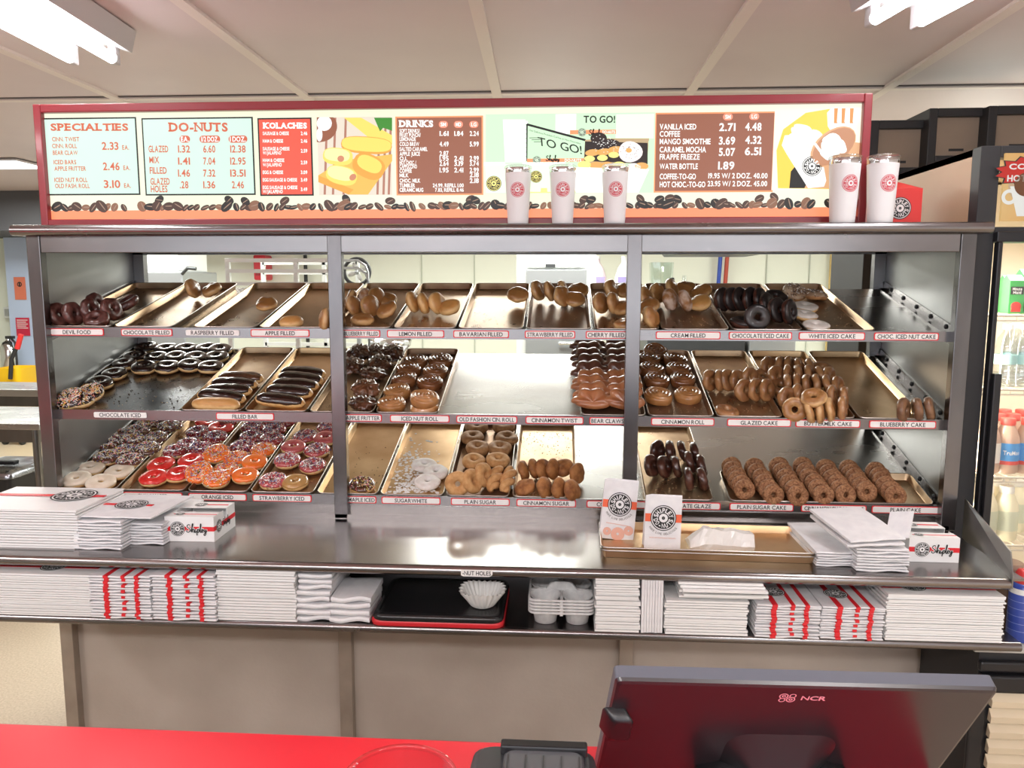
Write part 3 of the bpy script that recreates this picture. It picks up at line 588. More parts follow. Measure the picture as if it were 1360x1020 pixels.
# kind -> (base name, category, [variants: list of (part name, builder, material)]), half height, radius
def ringkind(name, cat, rr, rx, rz, body, ic=None, spk=None, n=85, nvar=3, lump=.0012, asp=1, icname='icing', f=40, nu=36):
    V = []
    for q in range(nvar):
        sd = R.uniform(0, 50); P = [('body', ring_mesh(rr, rx, rz, sd, nu=nu, lump=lump, f=f, asp=asp), body)]
        if ic: P.append((icname, ring_mesh(rr, rx, rz, sd, nu=nu, nv=12, lump=lump, v0=.05, v1=PI - .05, off=.0016, wave=.35, f=f, asp=asp), ic))
        if spk: P.append(('sprinkles', sprinkles(rr, rx, rz, n, spk, asp), SPK))
        V.append(P)
    return (name, cat, V, rz, rr + rx)
def plainkind(name, cat, fn, mt, hh, r, nvar=3): return (name, cat, [[('body', fn(R.uniform(0, 50)), mt)] for _ in range(nvar)], hh, r)
K = {
    'chocring': ringkind('ring_doughnut', 'doughnut', .0265, .0175, .0135, YST, CHOC),
    'chocspk': ringkind('ring_doughnut', 'doughnut', .0265, .0175, .0145, YST, icing('brown_icing', (.09, .035, .022), (.14, .06, .04)), (0, 0, 0, 1, 5, 4, 3), 130),
    'whitering': ringkind('ring_doughnut', 'doughnut', .0275, .019, .012, YST, WHI),
    'cherry': ringkind('ring_doughnut', 'doughnut', .0275, .019, .013, YST, REDI),
    'cherryspk': ringkind('ring_doughnut', 'doughnut', .0265, .0175, .0145, YST, icing('dark_cherry_icing', (.20, .02, .025), (.28, .04, .04)), (0, 0, 1, 5, 3), 120),
    'orange': ringkind('ring_doughnut', 'doughnut', .0265, .0175, .013, YST, ORGI),
    'orangespk': ringkind('ring_doughnut', 'doughnut', .0265, .018, .0145, YST, ORGI, (0, 0, 2, 1, 3, 4), 120),
    'pink': ringkind('ring_doughnut', 'doughnut', .0265, .0175, .0145, YST, PNKI),
    'pinkspk': ringkind('ring_doughnut', 'doughnut', .0265, .0175, .0145, YST, PNKI, (0, 0, 0, 1, 3, 5), 130),
    'maplespk': ringkind('ring_doughnut', 'doughnut', .0255, .0165, .012, GLD, icing('brown_maple_icing', (.10, .04, .02)), (0, 1, 5, 5, 4), 110),
    'darkspk': ringkind('ring_doughnut', 'doughnut', .026, .0175, .014, YST, CHOC, (0, 0, 1, 2, 4, 0), 150),
    'plainyeast': ringkind('ring_doughnut', 'doughnut', .0255, .0175, .013, GLD),
    'mapleplain': ringkind('ring_doughnut', 'doughnut', .0255, .0175, .013, GLD, MAPI),
    'cake': ringkind('cake_doughnut', 'doughnut', .0235, .0140, .0120, CAKE, lump=.0035, nvar=5, f=55),
    'goldcake': ringkind('cake_doughnut', 'doughnut', .0235, .0140, .0120, GLZ, lump=.003, f=55),
    'blackcake': ringkind('cake_doughnut', 'doughnut', .0245, .0150, .0125, CHGL, CHOCB, lump=.0015),
    'whitecake': ringkind('cake_doughnut', 'doughnut', .0235, .0170, .011, GLD, WHB, lump=.0015),
    'nutcake': ringkind('cake_doughnut', 'doughnut', .0235, .0170, .0125, CAKE, icing('nut_icing', (.30, .18, .10), (.5, .36, .24), .6, .1), (5, 0, 5), 60, lump=.0045),
    'sugcake': ringkind('cake_doughnut', 'doughnut', .0200, .0128, .0115, SUGD, lump=.0018),
    'blucake': ringkind('cake_doughnut', 'doughnut', .0225, .0150, .0125, mat('blueberry_cake_dough', (.13, .06, .03), .45, c2=(.24, .12, .055), scale=50, coat=.3, bump=.3, bscale=80), lump=.002),
    'chocglaze': ringkind('cake_doughnut', 'doughnut', .0225, .0155, .0130, CHGL, lump=.003, f=60),
    'devil': ringkind('cake_doughnut', 'doughnut', .0230, .0165, .0140, DEVIL, lump=.003, f=60),
    'sugring': ringkind('sugared_doughnut', 'doughnut', .0245, .0165, .0150, SUGG, lump=.002),
    'sugbrown': ringkind('sugared_doughnut', 'doughnut', .0245, .0175, .0165, SUGB, lump=.003),
    'powder': ringkind('powdered_doughnut', 'doughnut', .0255, .0175, .0115, mat('powdered_dough', (.80, .78, .76), .85, c2=(.70, .64, .60), scale=50, bump=.4, bscale=120), lump=.003),
    'filled': plainkind('filled_doughnut', 'doughnut', lambda s: disc_mesh(.0365, .0172, s, .74, .0045), GLZ, .0172, .0365, 5),
    'goldfilled': plainkind('filled_doughnut', 'doughnut', lambda s: disc_mesh(.0365, .0190, s, .74, .0035), GLD, .0190, .0365, 3),
    'dusted': plainkind('filled_doughnut', 'doughnut', lambda s: disc_mesh(.0365, .0190, s, .74, .0035), mat('dusted_dough', (.34, .15, .05), .7, c2=(.66, .52, .42), scale=28, bump=.2, bscale=100, ramp=(.42, .6)), .0190, .0365, 2),
    'cinsug': plainkind('cinnamon_sugar_doughnut', 'doughnut', lambda s: disc_mesh(.035, .0155, s, .8, .004), CINS, .0155, .035, 4),
    'roll': plainkind('cinnamon_roll', 'pastry', lambda s: roll_mesh(.044, .030, s), ROLLM, .015, .044, 3),
    'lroll': plainkind('cinnamon_roll', 'pastry', lambda s: roll_mesh(.045, .030, s), ROLLL, .015, .044, 2),
    'fritter': plainkind('apple_fritter', 'pastry', lambda s: lump_mesh(.043, .018, s, 1.1), FRIT, .016, .043, 4),
    'lfritter': plainkind('apple_fritter', 'pastry', lambda s: lump_mesh(.044, .019, s, 1.1), FRITL, .016, .043, 1),
    'claw': plainkind('bear_claw', 'pastry', claw_mesh, CLAW, .013, .045, 3),
    'dclaw': plainkind('bear_claw', 'pastry', claw_mesh, CLAWD, .013, .045, 3),
    'twist': plainkind('twisted_doughnut', 'doughnut', lambda s: twist_mesh(.115, .019, s), SUGG, .018, .05, 2),
}
def barkind(ic, nv=2):
    V = []
    for q in range(nv):
        sd = R.uniform(0, 50); P = [('body', bar_mesh(.165, .054, .042, sd), GLD)]
        if ic: P.append(('icing', bar_mesh(.164, .054, .042, sd, -.05, .002), ic))
        V.append(P)
    return ('filled_bar', 'pastry', V, .021, .05)
K['bar'] = barkind(CHOC); K['barplain'] = barkind(None, 1); K['bartan'] = barkind(icing('thin_chocolate_icing', (.07, .028, .014), (.12, .05, .025)), 1)
PROTO = {}; CNT = {}
def place(kind, M, label, group):
    name, cat, V, hh, r = K[kind]; i = CNT[kind] = CNT.get(kind, -1) + 1; vi = (i * 7 + i // 3) % len(V)
    if (kind, vi) in PROTO: return dup(PROTO[kind, vi], M, label, group)
    P = V[vi]
    if len(P) == 1: o = P[0][1].obj(name, P[0][2], M=M); tag(o, label, cat, group)
    else:
        o = P[0][1].obj(name, P[0][2], M=M); tag(o, label, cat, group)
        for nm, g_, mt in P[1:]:
            c = g_.obj(nm, mt); c.parent = o
            if nm == 'sprinkles': c['kind'] = 'stuff'
    PROTO[kind, vi] = o; return o
ORD = ['leftmost', 'second from left', 'third from left', 'fourth from left', 'fifth from left', 'sixth from left', 'seventh from left', 'eighth from left']
def ordn(i, n, a='leftmost', z='rightmost', mid='middle one'):
    if n == 1: return 'alone'
    if n == 2: return 'left one' if i == 0 else 'right one'
    if i == 0: return a
    if i == n - 1: return z
    if n == 3: return mid
    return ORD[i]
def rown(i, n):
    if n == 1: return ''
    if n == 2: return ('back row', 'front row')[i]
    if n == 3: return ('back row', 'middle row', 'front row')[i]
    return 'back row' if i == 0 else 'front row' if i == n - 1 else ('second', 'third', 'fourth', 'fifth', 'sixth', 'seventh', 'eighth', 'ninth')[i - 1] + ' row back'
CR = {1: (50, 360, .1961), 2: (60, 540, .1765), 3: (230, 540, .1691), 4: (440, 360, .1961), 5: (740, 360, .2058), 6: (930, 370, .1961), 7: (580, 550, .2059), 8: (930, 590, .2426), 'a': (0, 330, .338235), 'b': (430, 330, .338235), 'c': (840, 330, .338235), 0: (0, 0, 1)}
# pose: tilt from lying flat, azimuth of the tilt, spin (degrees)
POSE = {'f': (0, 0), 'l': (74, 185), 'r': (74, -5), 'L': (72, 205), 'Rr': (70, -28), 'v': (66, -90), 'h': (20, -80), 'hl': (26, -140), 'hr': (26, -40), 'w': (46, -90), 'u': (80, 20)}
def batch(s, crop, desc, tr, group, rows, dk, dpose='f', extra=.0):
    ox, oy, sc_ = CR[crop]; nr = len(rows); zf, zbk, al, sl, Rm, N = SF[s]
    for ri, row in enumerate(rows):
        # rows run back to front; number each row's things left to right
        for ci, it in enumerate(sorted(row, key=lambda q: q[0])):
            kind = dk; pose = dpose; up = 0; dd = desc
            for e in it[2:]:
                if e in K: kind = e
                elif e in POSE: pose = e
                elif isinstance(e, (int, float)): up = e
                else: dd = e
            hh, r = K[kind][3], K[kind][4]; tl, az = POSE[pose]; tl = tl + (R.uniform(-8, 6) if tl else R.uniform(0, 7)); az += R.uniform(-9, 9) - (14 if 'cake' in kind and az > -50 and tl > 50 else 0)
            t_ = math.radians(tl); lift = r * math.sin(t_) * .97 + hh * math.cos(t_) + .0015 + up + extra
            if K[kind][0] in ('filled_bar',): lift = .0215 + up
            p = onshelf(ox + it[0] * sc_, oy + it[1] * sc_, s, lift)
            n_ = len(row); lab = '%s, %s%s, %s' % (dd, ordn(ci, n_) + (' in the ' if rown(ri, nr) else ''), rown(ri, nr), tr)
            if n_ == 1 and rown(ri, nr): lab = '%s in the %s, %s' % (dd, rown(ri, nr), tr)
            if n_ == 1 and nr == 1: lab = '%s, %s' % (dd, tr)
            spin = RZ(R.uniform(0, 6.28)) if K[kind][0] not in ('filled_bar', 'bear_claw', 'twisted_doughnut') else RZ(R.uniform(-.06, .06))
            place(kind, T(*p) @ Rm @ RZ(math.radians(az)) @ RY(t_) @ (RZ(math.radians(-az)) if K[kind][0] in ('bear_claw', 'filled_bar', 'twisted_doughnut') else Matrix()) @ spin, lab, group)
# ---- top shelf
batch(0, 1, 'dark lumpy glazed ring', 'devil food tray', 'devil food doughnuts', [[(400, 225, 'r'), (610, 215, 'hl')], [(145, 295, 'r'), (240, 290, 'r'), (360, 265, 'r'), (500, 258, 'r')], [(400, 325, 'h')]], 'devil')
batch(0, 1, 'glazed filled doughnut', 'back of chocolate filled tray', 'leftover filled doughnuts', [[(1050, 118, 'r', 'glazed doughnut standing on edge'), (1180, 125, 'hl', 'glazed doughnut lying askew')]], 'filled')
batch(0, 0, 'lone glazed doughnut lying', 'middle of raspberry filled tray', 'leftover filled doughnuts', [[(354, 404, 'h')]], 'filled')
batch(0, 0, 'flat golden doughnut', 'front of apple filled tray', 'leftover filled doughnuts', [[(387, 428, 'goldfilled', 'f'), (431, 424, 'filled', 'L', 'glazed doughnut standing by the post')]], 'filled')
batch(0, 4, 'glazed filled doughnut', 'blueberry filled tray', 'blueberry filled doughnuts', [[(135, 200, 'l'), (220, 185, 'l', 'dusted'), (305, 180, 'Rr'), (370, 195, 'h')], [(158, 240, 'r'), (262, 235, 'Rr')], [(375, 262, 'hl')], [(210, 330, 'f')]], 'filled')
batch(0, 4, 'golden filled doughnut', 'lemon filled tray', 'lemon filled doughnuts', [[(552, 208, 'r'), (624, 218, 'r'), (716, 218, 'Rr'), (802, 245, 'hl')]], 'goldfilled')
batch(0, 0, 'single glazed doughnut leaning on the rim', 'bavarian filled tray', 'leftover filled doughnuts', [[(688, 391, 'h')]], 'filled')
batch(0, 'b', 'glazed filled doughnut', 'strawberry filled tray', 'strawberry filled doughnuts', [[(840, 165, 'Rr'), (888, 168, 'r'), (940, 165, 'r'), (1000, 165, 'h')], [(936, 188, 'Rr'), (986, 200, 'h')]], 'filled')
batch(0, 5, 'glazed filled doughnut', 'cherry filled tray', 'cherry filled doughnuts', [[(350, 120, 'Rr'), (435, 125, 'h'), (570, 170, 'Rr')], [(280, 205, 'Rr'), (362, 205, 'Rr'), (425, 235, 'hl'), (590, 225, 'hl')], [(440, 345, 'f'), (605, 300, 'Rr')]], 'filled')
batch(0, 5, 'glazed filled doughnut', 'cream filled tray', 'cream filled doughnuts', [[(645, 145, 'Rr'), (738, 112, 'Rr'), (835, 115, 'h'), (930, 135, 'hl')], [(728, 182, 'Rr', 'dusted', 'sugar dusted doughnut'), (825, 192, 'r', 'dusted', 'sugar dusted doughnut'), (925, 205, 'hl', 'goldfilled')]], 'filled')
batch(0, 6, 'black iced cake ring', 'chocolate iced cake tray', 'chocolate iced cake doughnuts', [[(150, 140, 'Rr'), (212, 140, 'Rr'), (272, 140, 'Rr'), (340, 140, 'Rr'), (405, 145, 'Rr'), (510, 130, 'h')], [(455, 180, 'Rr'), (520, 215, 'Rr'), (602, 225, 'Rr')], [(385, 262, 'v')], [(290, 300, 'f')]], 'blackcake')
batch(0, 6, 'nut-topped cake ring', 'back of white iced cake tray', 'nut topped cake doughnuts', [[(638, 92, 'h'), (778, 115, 'f')]], 'nutcake')
batch(0, 6, 'white iced cake ring', 'white iced cake tray', 'white iced cake doughnuts', [[(710, 195)], [(705, 250)], [(785, 325)]], 'whitecake')
# ---- middle shelf
batch(1, 1, 'shiny chocolate iced ring', 'chocolate iced tray', 'chocolate iced rings', [[(735, 522), (872, 532), (1012, 530), (1150, 530), (1235, 535)], [(665, 585), (805, 590), (940, 588), (1078, 590), (1212, 585)], [(590, 632), (722, 655), (882, 652), (1036, 640), (1172, 652)], [(520, 700)], [(420, 762)]], 'chocring')
batch(1, 1, 'sprinkled chocolate ring', 'front left, chocolate iced tray', 'sprinkled chocolate rings', [[(355, 830, 'h')], [(225, 868, 'h'), (290, 880)]], 'darkspk')
batch(1, 'a', 'chocolate iced filled bar', 'left filled bar tray', 'filled bars', [[(945, 510, 'bartan', .004)], [(920, 533)], [(895, 560)], [(870, 583)], [(848, 612, 'barplain', 'plain upside-down filled bar')]], 'bar')
batch(1, 'a', 'chocolate iced filled bar', 'right filled bar tray', 'filled bars', [[(1190, 490)], [(1180, 512)], [(1160, 537)], [(1135, 563)], [(1100, 598)]], 'bar')
batch(1, 4, 'dark knobbly glazed fritter', 'apple fritter tray', 'apple fritters', [[(180, 555, 'h'), (300, 548, 'h'), (410, 555, 'h')], [(140, 640, 'h'), (330, 620, 'h')], [(285, 695)], [(235, 795, 'lfritter', 'h', 'reddish brown fritter')], [(215, 895)]], 'fritter')
batch(1, 4, 'shiny glazed spiral roll', 'iced nut roll tray', 'iced nut rolls', [[(572, 612), (740, 605)], [(525, 665), (705, 680)], [(498, 735), (668, 755)], [(448, 815, 'lroll'), (630, 925, 'lroll', 'tan glazed spiral roll')], [(410, 900, 'lroll'), (630, 862, 'lroll', .024, 'upper tan spiral roll')]], 'roll')
rows = []
for i, y in enumerate((495, 538, 580, 622, 668, 714, 762, 812, 855)):
    x0 = 100 + .09 * (y - 500); kd = 'dclaw' if i < 5 else 'claw'; pp = 'w'
    rows.append([(x0 + 98 + 10 * (i % 2), y, kd, pp), (x0 + 300 - 8 * (i % 2), y + 3, kd, pp)])
batch(1, 5, 'glazed scalloped bear claw', 'bear claws tray', 'bear claws', rows, 'claw')
batch(1, 5, 'shiny glazed spiral roll', 'cinnamon roll tray', 'cinnamon rolls', [[(632, 520, 'h')], [(590, 572), (760, 572)], [(605, 635), (782, 635)], [(640, 705), (810, 700)], [(655, 805, 'lroll', 'tan glazed spiral roll'), (845, 798, 'lroll', 'tan glazed spiral roll')]], 'roll')
batch(1, 6, 'glazed brown cake ring', 'glazed cake tray', 'glazed cake doughnuts', [[(65, 690, 'Rr'), (127, 690, 'r'), (190, 688, 'Rr'), (255, 692, 'Rr'), (335, 672, 'Rr')], [(295, 755, 'Rr'), (378, 755, 'Rr'), (450, 755, 'Rr')], [(183, 902, 'f', 'flat pale glazed cake ring')]], 'cake')
batch(1, 6, 'glazed brown cake ring', 'buttermilk cake tray', 'buttermilk cake doughnuts', [[(460, 600, 'Rr'), (535, 597, 'r'), (602, 597, 'r'), (675, 607, 'r'), (748, 612, 'r'), (825, 617, 'h')], [(430, 665, 'h'), (515, 662, 'Rr'), (595, 657, 'r'), (667, 657, 'r'), (737, 657, 'r'), (808, 667, 'r'), (875, 672, 'Rr')],
      [(540, 735, 'h'), (590, 722, 'r'), (655, 722, 'r'), (722, 722, 'r'), (790, 722, 'r'), (860, 727, 'r'), (935, 737, 'Rr')], [(585, 812, 'Rr'), (668, 790, 'r'), (895, 800, 'r'), (975, 812, 'r')], [(640, 887, 'v', 'goldcake'), (740, 897, 'r', 'goldcake'), (810, 897, 'r', 'goldcake'), (880, 887, 'r', 'goldcake'), (960, 882, 'r')]], 'cake')
batch(1, 6, 'golden cake ring lying on top of the others', 'buttermilk cake tray', 'buttermilk cake doughnuts', [[(770, 805, 'hl', 'goldcake', .055)]], 'goldcake')
batch(1, 'c', 'speckled brown cake ring', 'blueberry cake tray', 'blueberry cake doughnuts', [[(1065, 634, 'Rr'), (1118, 632, 'r'), (1167, 630, 'r')]], 'blucake')
# ---- bottom shelf
batch(2, 2, 'pale-sprinkled brown ring', 'tray left of cherry iced', 'sprinkled brown rings', [[(775, 138), (895, 100)], [(700, 190), (940, 160)], [(575, 225), (835, 245)], [(460, 295), (665, 262)], [(610, 345), (772, 325)], [(465, 390), (640, 415)]], 'chocspk')
batch(2, 2, 'smooth white iced ring', 'tray left of cherry iced', 'white iced rings', [[(345, 468), (560, 492)], [(235, 550), (420, 575)]], 'whitering')
batch(2, 2, 'cherry iced ring', 'cherry iced tray', 'cherry iced rings', [[(1225, 122, 'shiny red iced ring'), (1375, 115, 'cherryspk', 'sprinkled cherry ring')], [(1155, 200, 'cherryspk', 'sprinkled cherry ring'), (1320, 165, 'shiny red iced ring')], [(1080, 292, 'cherryspk', 'sprinkled cherry ring'), (1280, 240, 'cherryspk', 'sprinkled cherry ring')], [(985, 340, 'cherryspk', 'sprinkled cherry ring'), (1170, 325, 'cherryspk', 'sprinkled cherry ring')], [(875, 440), (1105, 410)], [(820, 540), (1010, 510)]], 'cherry')
batch(2, 3, 'mixed-sprinkle ring', 'orange iced tray', 'orange iced rings', [[(735, 125, 'cherryspk'), (885, 125, 'cherryspk')], [(630, 172, 'cherryspk'), (795, 192, 'cherryspk')], [(620, 245, 'cherryspk'), (780, 262, 'cherryspk')], [(545, 325, 'cherryspk'), (710, 345, 'orangespk')], [(340, 375, 'h', .012, 'orange sprinkled ring'), (500, 415, 'orange sprinkled ring'), (640, 442, 'orange', 'smooth orange ring')], [(420, 505, 'orange sprinkled ring'), (568, 545, 'orange', 'smooth orange ring')], [(205, 522, 'h', 'orange sprinkled ring'), (340, 578, 'f', 'orange sprinkled ring')]], 'orangespk')
batch(2, 3, 'sprinkled pink ring', 'strawberry iced tray', 'strawberry iced rings', [[(1040, 242), (1195, 255, 'pink', 'smooth pink ring')], [(945, 322, 'pink', 'smooth pink ring'), (1130, 350)], [(900, 430), (1095, 470)], [(785, 590), (960, 598, 'mapleplain', 'plain tan ring')]], 'pinkspk')
batch(2, 0, 'pink iced ring with sprinkles right beside the post', 'strawberry iced tray', 'strawberry iced rings', [[(437, 569)]], 'pinkspk')
batch(2, 'b', 'brown iced ring with sprinkles lying alone', 'maple iced tray', 'maple iced rings', [[(150, 930)]], 'maplespk')
batch(2, 'b', 'powdered sugar ring', 'sugarwhite tray', 'powdered sugar rings', [[(395, 850), (440, 878)], [(408, 918)]], 'powder')
batch(2, 7, 'dull brown sugared ring', 'plain sugar tray', 'plain sugar doughnuts', [[(258, 85), (432, 82)], [(228, 152), (452, 160)], [(265, 222), (405, 222)], [(240, 305, 'sugring', 'golden sugared ring'), (395, 298, 'sugring', 'golden sugared ring')]], 'sugbrown')
batch(2, 7, 'golden sugared ring standing on edge', 'front of plain sugar tray', 'plain sugar doughnuts', [[(135, 450, 'v', 'golden sugared ring facing out'), (228, 432, 'Rr'), (300, 392, 'Rr')]], 'sugring')
for (x, y, lab) in ((378, 415, 'left of two long golden sugared twists, front of plain sugar tray'), (460, 422, 'right of two long golden sugared twists, front of plain sugar tray')):
    p = onshelf(580 + x * .2059, 550 + y * .2059, 2, .026)
    place('twist', T(*p) @ SF[2][4] @ RZ(math.radians(80)) @ RY(-.18), lab, 'plain sugar doughnuts')
batch(2, 7, 'cinnamon sugared doughnut', 'cinnamon sugar tray', 'cinnamon sugar doughnuts', [[(560, 365, 'r'), (627, 350, 'r'), (688, 355, 'Rr'), (750, 355, 'Rr'), (815, 345, 'hl'), (905, 385, 'Rr')], [(570, 472, 'hl'), (695, 475, 'Rr'), (790, 480, 'Rr'), (873, 490, 'Rr')]], 'cinsug')
batch(2, 'c', 'dark chocolate glazed ring', 'chocolate glaze tray', 'chocolate glazed rings', [[(100, 795, 'Rr'), (150, 797, 'r'), (198, 797, 'r'), (245, 802, 'r')], [(75, 852, 'Rr'), (125, 857, 'Rr'), (172, 857, 'r'), (226, 838, 'r'), (272, 852, 'r')], [(222, 905, 'r'), (275, 905, 'r')]], 'chocglaze')
F8 = [(238, 250), (396, 278), (535, 283), (672, 280), (795, 278), (910, 260), (1065, 285)]; B8 = [(168, 122), (292, 128), (427, 122), (556, 122), (684, 135), (812, 138), (958, 150)]
FL8 = ['plain sugar cake', 'plain sugar cake', 'plain sugar cake', 'cinnamon sugar cake', 'cinnamon sugar cake', 'cinnamon sugar cake', 'plain cake']
for c_ in range(7):
    for q in range(6):
        t = q / 5; x = B8[c_][0] + (F8[c_][0] - B8[c_][0]) * t; y = B8[c_][1] + (F8[c_][1] - B8[c_][1]) * t
        tl = math.radians(R.uniform(52, 68)); x += R.uniform(-5, 5); lift = .0328 * math.sin(tl) + .0115 * math.cos(tl); p = onshelf(930 + x * .2426, 590 + y * .2426, 2, lift)
        pos = ('rearmost in', 'second from back in', 'third from back in', 'third from front in', 'second from front in', 'foremost in')[q]
        place('sugcake', T(*p) @ SF[2][4] @ RZ(math.radians(-90 + R.uniform(-9, 9))) @ RY(tl) @ RZ(R.uniform(0, 6)), 'sugared brown cake ring %s the %s column, sideways tray' % (pos, ordn(c_, 7)), 'sugared cake rings standing in columns')
# powder sugar spilled in the sugarwhite tray
g = G(); Rm = SF[2][4]
for _ in range(420):
    x = R.gauss(548, 16); y = 655 - abs(R.gauss(0, 32))
    if not (520 - (y - 600) * .25 < x < 600 - (y - 600) * .25 + 0 and 575 < y < 657): continue
    p = onshelf(x, y, 2, .0022); q = R.uniform(.002, .009); n_ = 7
    g.add([(q * R.uniform(.6, 1) * math.cos(2 * PI * i / n_), q * R.uniform(.6, 1) * math.sin(2 * PI * i / n_), 0) for i in range(n_)] + [(0, 0, q * .28)], [(i, (i + 1) % n_, n_) for i in range(n_)], 0, T(*p) @ Rm, True)
tag(g.obj('powdered_sugar', SUGAR), 'drift of white powdered sugar in the sugarwhite tray', 'sugar', kind='stuff')
# ================================================================== the lit menu board
def wpart(g, name, mats, parent, bevel=0, top=True):
    """geometry given in room coordinates, hung under a thing placed by translation"""
    o = g.obj(name, mats, parent, bevel=bevel)
    if top: o.matrix_parent_inverse = parent.matrix_basis.inverted()
    return o
MY = .095
FRAME = mat('maroon_frame_paint', (.27, .02, .03), .35, coat=.3)
def lit(n, c, e=.75, c2=None, scale=4): return mat(n, c, .4, emit=e, c2=c2, scale=scale)
def mp(px, py, z=0): p = atY(px, py, MY); return Vector((p.x, MY - z, p.z))
board = thing('menu_board', 'long red-framed lit menu board standing on top of the display case', 'menu board', (0, MY, 1.765))
X0, X1 = atY(54, 218, MY).x, atY(1151, 218, MY).x; ZB = 1.7655; ZTp = (atY(60, 138, MY).z + atY(1150, 128, MY).z) / 2
zi0 = atY(600, 290, MY).z; zi1 = (atY(60, 150, MY).z + atY(1145, 139, MY).z) / 2; fw = .024
g = G(); g.span(X0, X1, MY + .004, MY + .14, ZB, ZTp)
g.span(X0, X0 + fw, MY - .02, MY + .003, ZB, ZTp); g.span(X1 - fw, X1, MY - .02, MY + .003, ZB, ZTp); g.span(X0 + fw, X1 - fw, MY - .02, MY + .003, zi1, ZTp); g.span(X0 + fw, X1 - fw, MY - .02, MY + .003, ZB, zi0)
wpart(g, 'frame', FRAME, board, bevel=.003)
g = G(); g.span(X0 + fw, X1 - fw, MY - .001, MY + .004, zi0, zi1)
wpart(g, 'backlit_sheet', lit('lit_cream', (.93, 1, .72), .62, (1, .97, .80), 1.3), board)
def rect(g, px0, py0, px1, py1, z, mi=0, dx=0):
    a = mp(px0, py0); b = mp(px1, py1); g.add([(a.x, MY - z, b.z), (b.x + dx, MY - z, b.z), (b.x, MY - z, a.z), (a.x, MY - z, a.z)], [(0, 1, 2, 3)], mi)
def ttl(g, body, px0, px1, pyc, hpx, mi=0, bold=.015, serif=False, z=.0032):
    bold = max(bold * 1.3, .022) if hpx > 3 else bold
    a = mp(px0, pyc); b = mp(px1, pyc); s_ = abs(mp(px0, pyc - hpx / 2).z - mp(px0, pyc + hpx / 2).z)
    tilt = (b.z - a.z) / (b.x - a.x)
    text(g, body, lambda u, v, zz: (a.x + u, MY - zz, (a.z + b.z) / 2 + v + tilt * (u - (b.x - a.x) / 2)), 0, b.x - a.x, -s_ / 2, s_, mi, bold, serif, z)
def pill(g, px0, px1, pyc, hpx, z, mi):
    a = mp(px0, pyc); b = mp(px1, pyc); h = abs(mp(px0, pyc - hpx / 2).z - mp(px0, pyc + hpx / 2).z)
    L_ = rrect(b.x - a.x, h, h * .48, 0, 5, (a.x + b.x) / 2, (a.z + b.z) / 2); g.add([(p[0], MY - z, p[1]) for p in L_], [tuple(range(len(L_)))], mi)
MINT = lit('lit_mint', (.72, 1, .84), .60); BLKL = lit('menu_black', (.02, .02, .02), .1); REDL = lit('lit_red', (.86, .10, .06), .75); DRED = lit('lit_red_lettering', (.78, .16, .08), .55)
WHL = lit('lit_white', (1, 1, .96), .80); BRN = lit('lit_brown', (.30, .11, .065), .75); ORB = lit('lit_orange_border', (.92, .30, .13), .8)
def panel(label, bx, fill, border):
    g = G(); rect(g, bx[0], bx[1], bx[2], bx[3], .0015, 0); o = wpart(g, 'menu_panel', border, board); o['label'] = label
    g = G(); rect(g, bx[0] + 2, bx[1] + 2, bx[2] - 2, bx[3] - 2, .0022, 0); g.obj('panel_sheet', fill, o); return o
o = panel('pale mint panel headed specialties', (57, 157, 187, 259), MINT, BLKL); g = G()
ttl(g, 'SPECIALTIES', 68, 171, 169, 9, serif=True, bold=.03)
for b_, a0, a1, y in (('CINN. TWIST', 70, 106, 185), ('CINN. ROLL', 70, 103, 194), ('BEAR CLAW', 71, 104, 203), ('ICED BARS', 72, 102, 215.5), ('APPLE FRITTER', 73, 115, 224), ('ICED NUT ROLL', 73, 117, 239), ('OLD FASH. ROLL', 74, 120, 247)): ttl(g, b_, a0, a1, y, 5.6, bold=.01)
for b_, y, x in (('2.33', 194, 136), ('2.46', 221, 137.5), ('3.10', 244.5, 138.5)): ttl(g, b_, x, x + 22, y, 10, bold=.015); ttl(g, 'EA.', x + 27, x + 36, y + 2, 5.8, bold=.01)
g.obj('lettering', DRED, o)
o = panel('pale mint panel headed do-nuts', (188, 157, 340, 259), MINT, BLKL); g = G()
ttl(g, 'DO-NUTS', 225, 303, 169, 11, serif=True, bold=.03)
for a0, a1 in ((239, 253), (265.5, 293), (304, 329)): pill(g, a0, a1, 185, 9.5, .0030, 0)
for b_, a0, a1, y in (('GLAZED', 198, 224, 198), ('MIX', 199, 212, 212.5), ('FILLED', 199.5, 222, 226.5), ('GLAZED', 200.5, 226, 241), ('HOLES', 201, 223, 251)): ttl(g, b_, a0, a1, y, 8.6, bold=.01)
for r_, y in ((('1.32', '6.60', '12.38'), 198), (('1.41', '7.04', '12.95'), 214), (('1.46', '7.32', '13.51'), 230), (('.28', '1.36', '2.46'), 245.5)):
    for b_, x in zip(r_, (245, 278.5, 316.5)): q = 2.25 * len(b_) - (1 if '.' in b_ else 0); ttl(g, b_, x - q, x + q, y, 9.2, bold=.015)
g.obj('lettering', DRED, o); o2 = o; g = G(); ttl(g, 'EA.', 241, 251.5, 185, 6.5, z=.0036); ttl(g, '1/2 DOZ.', 268, 291, 185, 6.5, z=.0036); ttl(g, '1 DOZ.', 306, 327, 185, 6.5, z=.0036); g.obj('white_lettering', WHL, o)
o = panel('red panel headed kolaches', (342, 157, 417, 260), REDL, BLKL); g = G(); ttl(g, 'KOLACHES', 350, 408, 167, 7, serif=True, bold=.04)
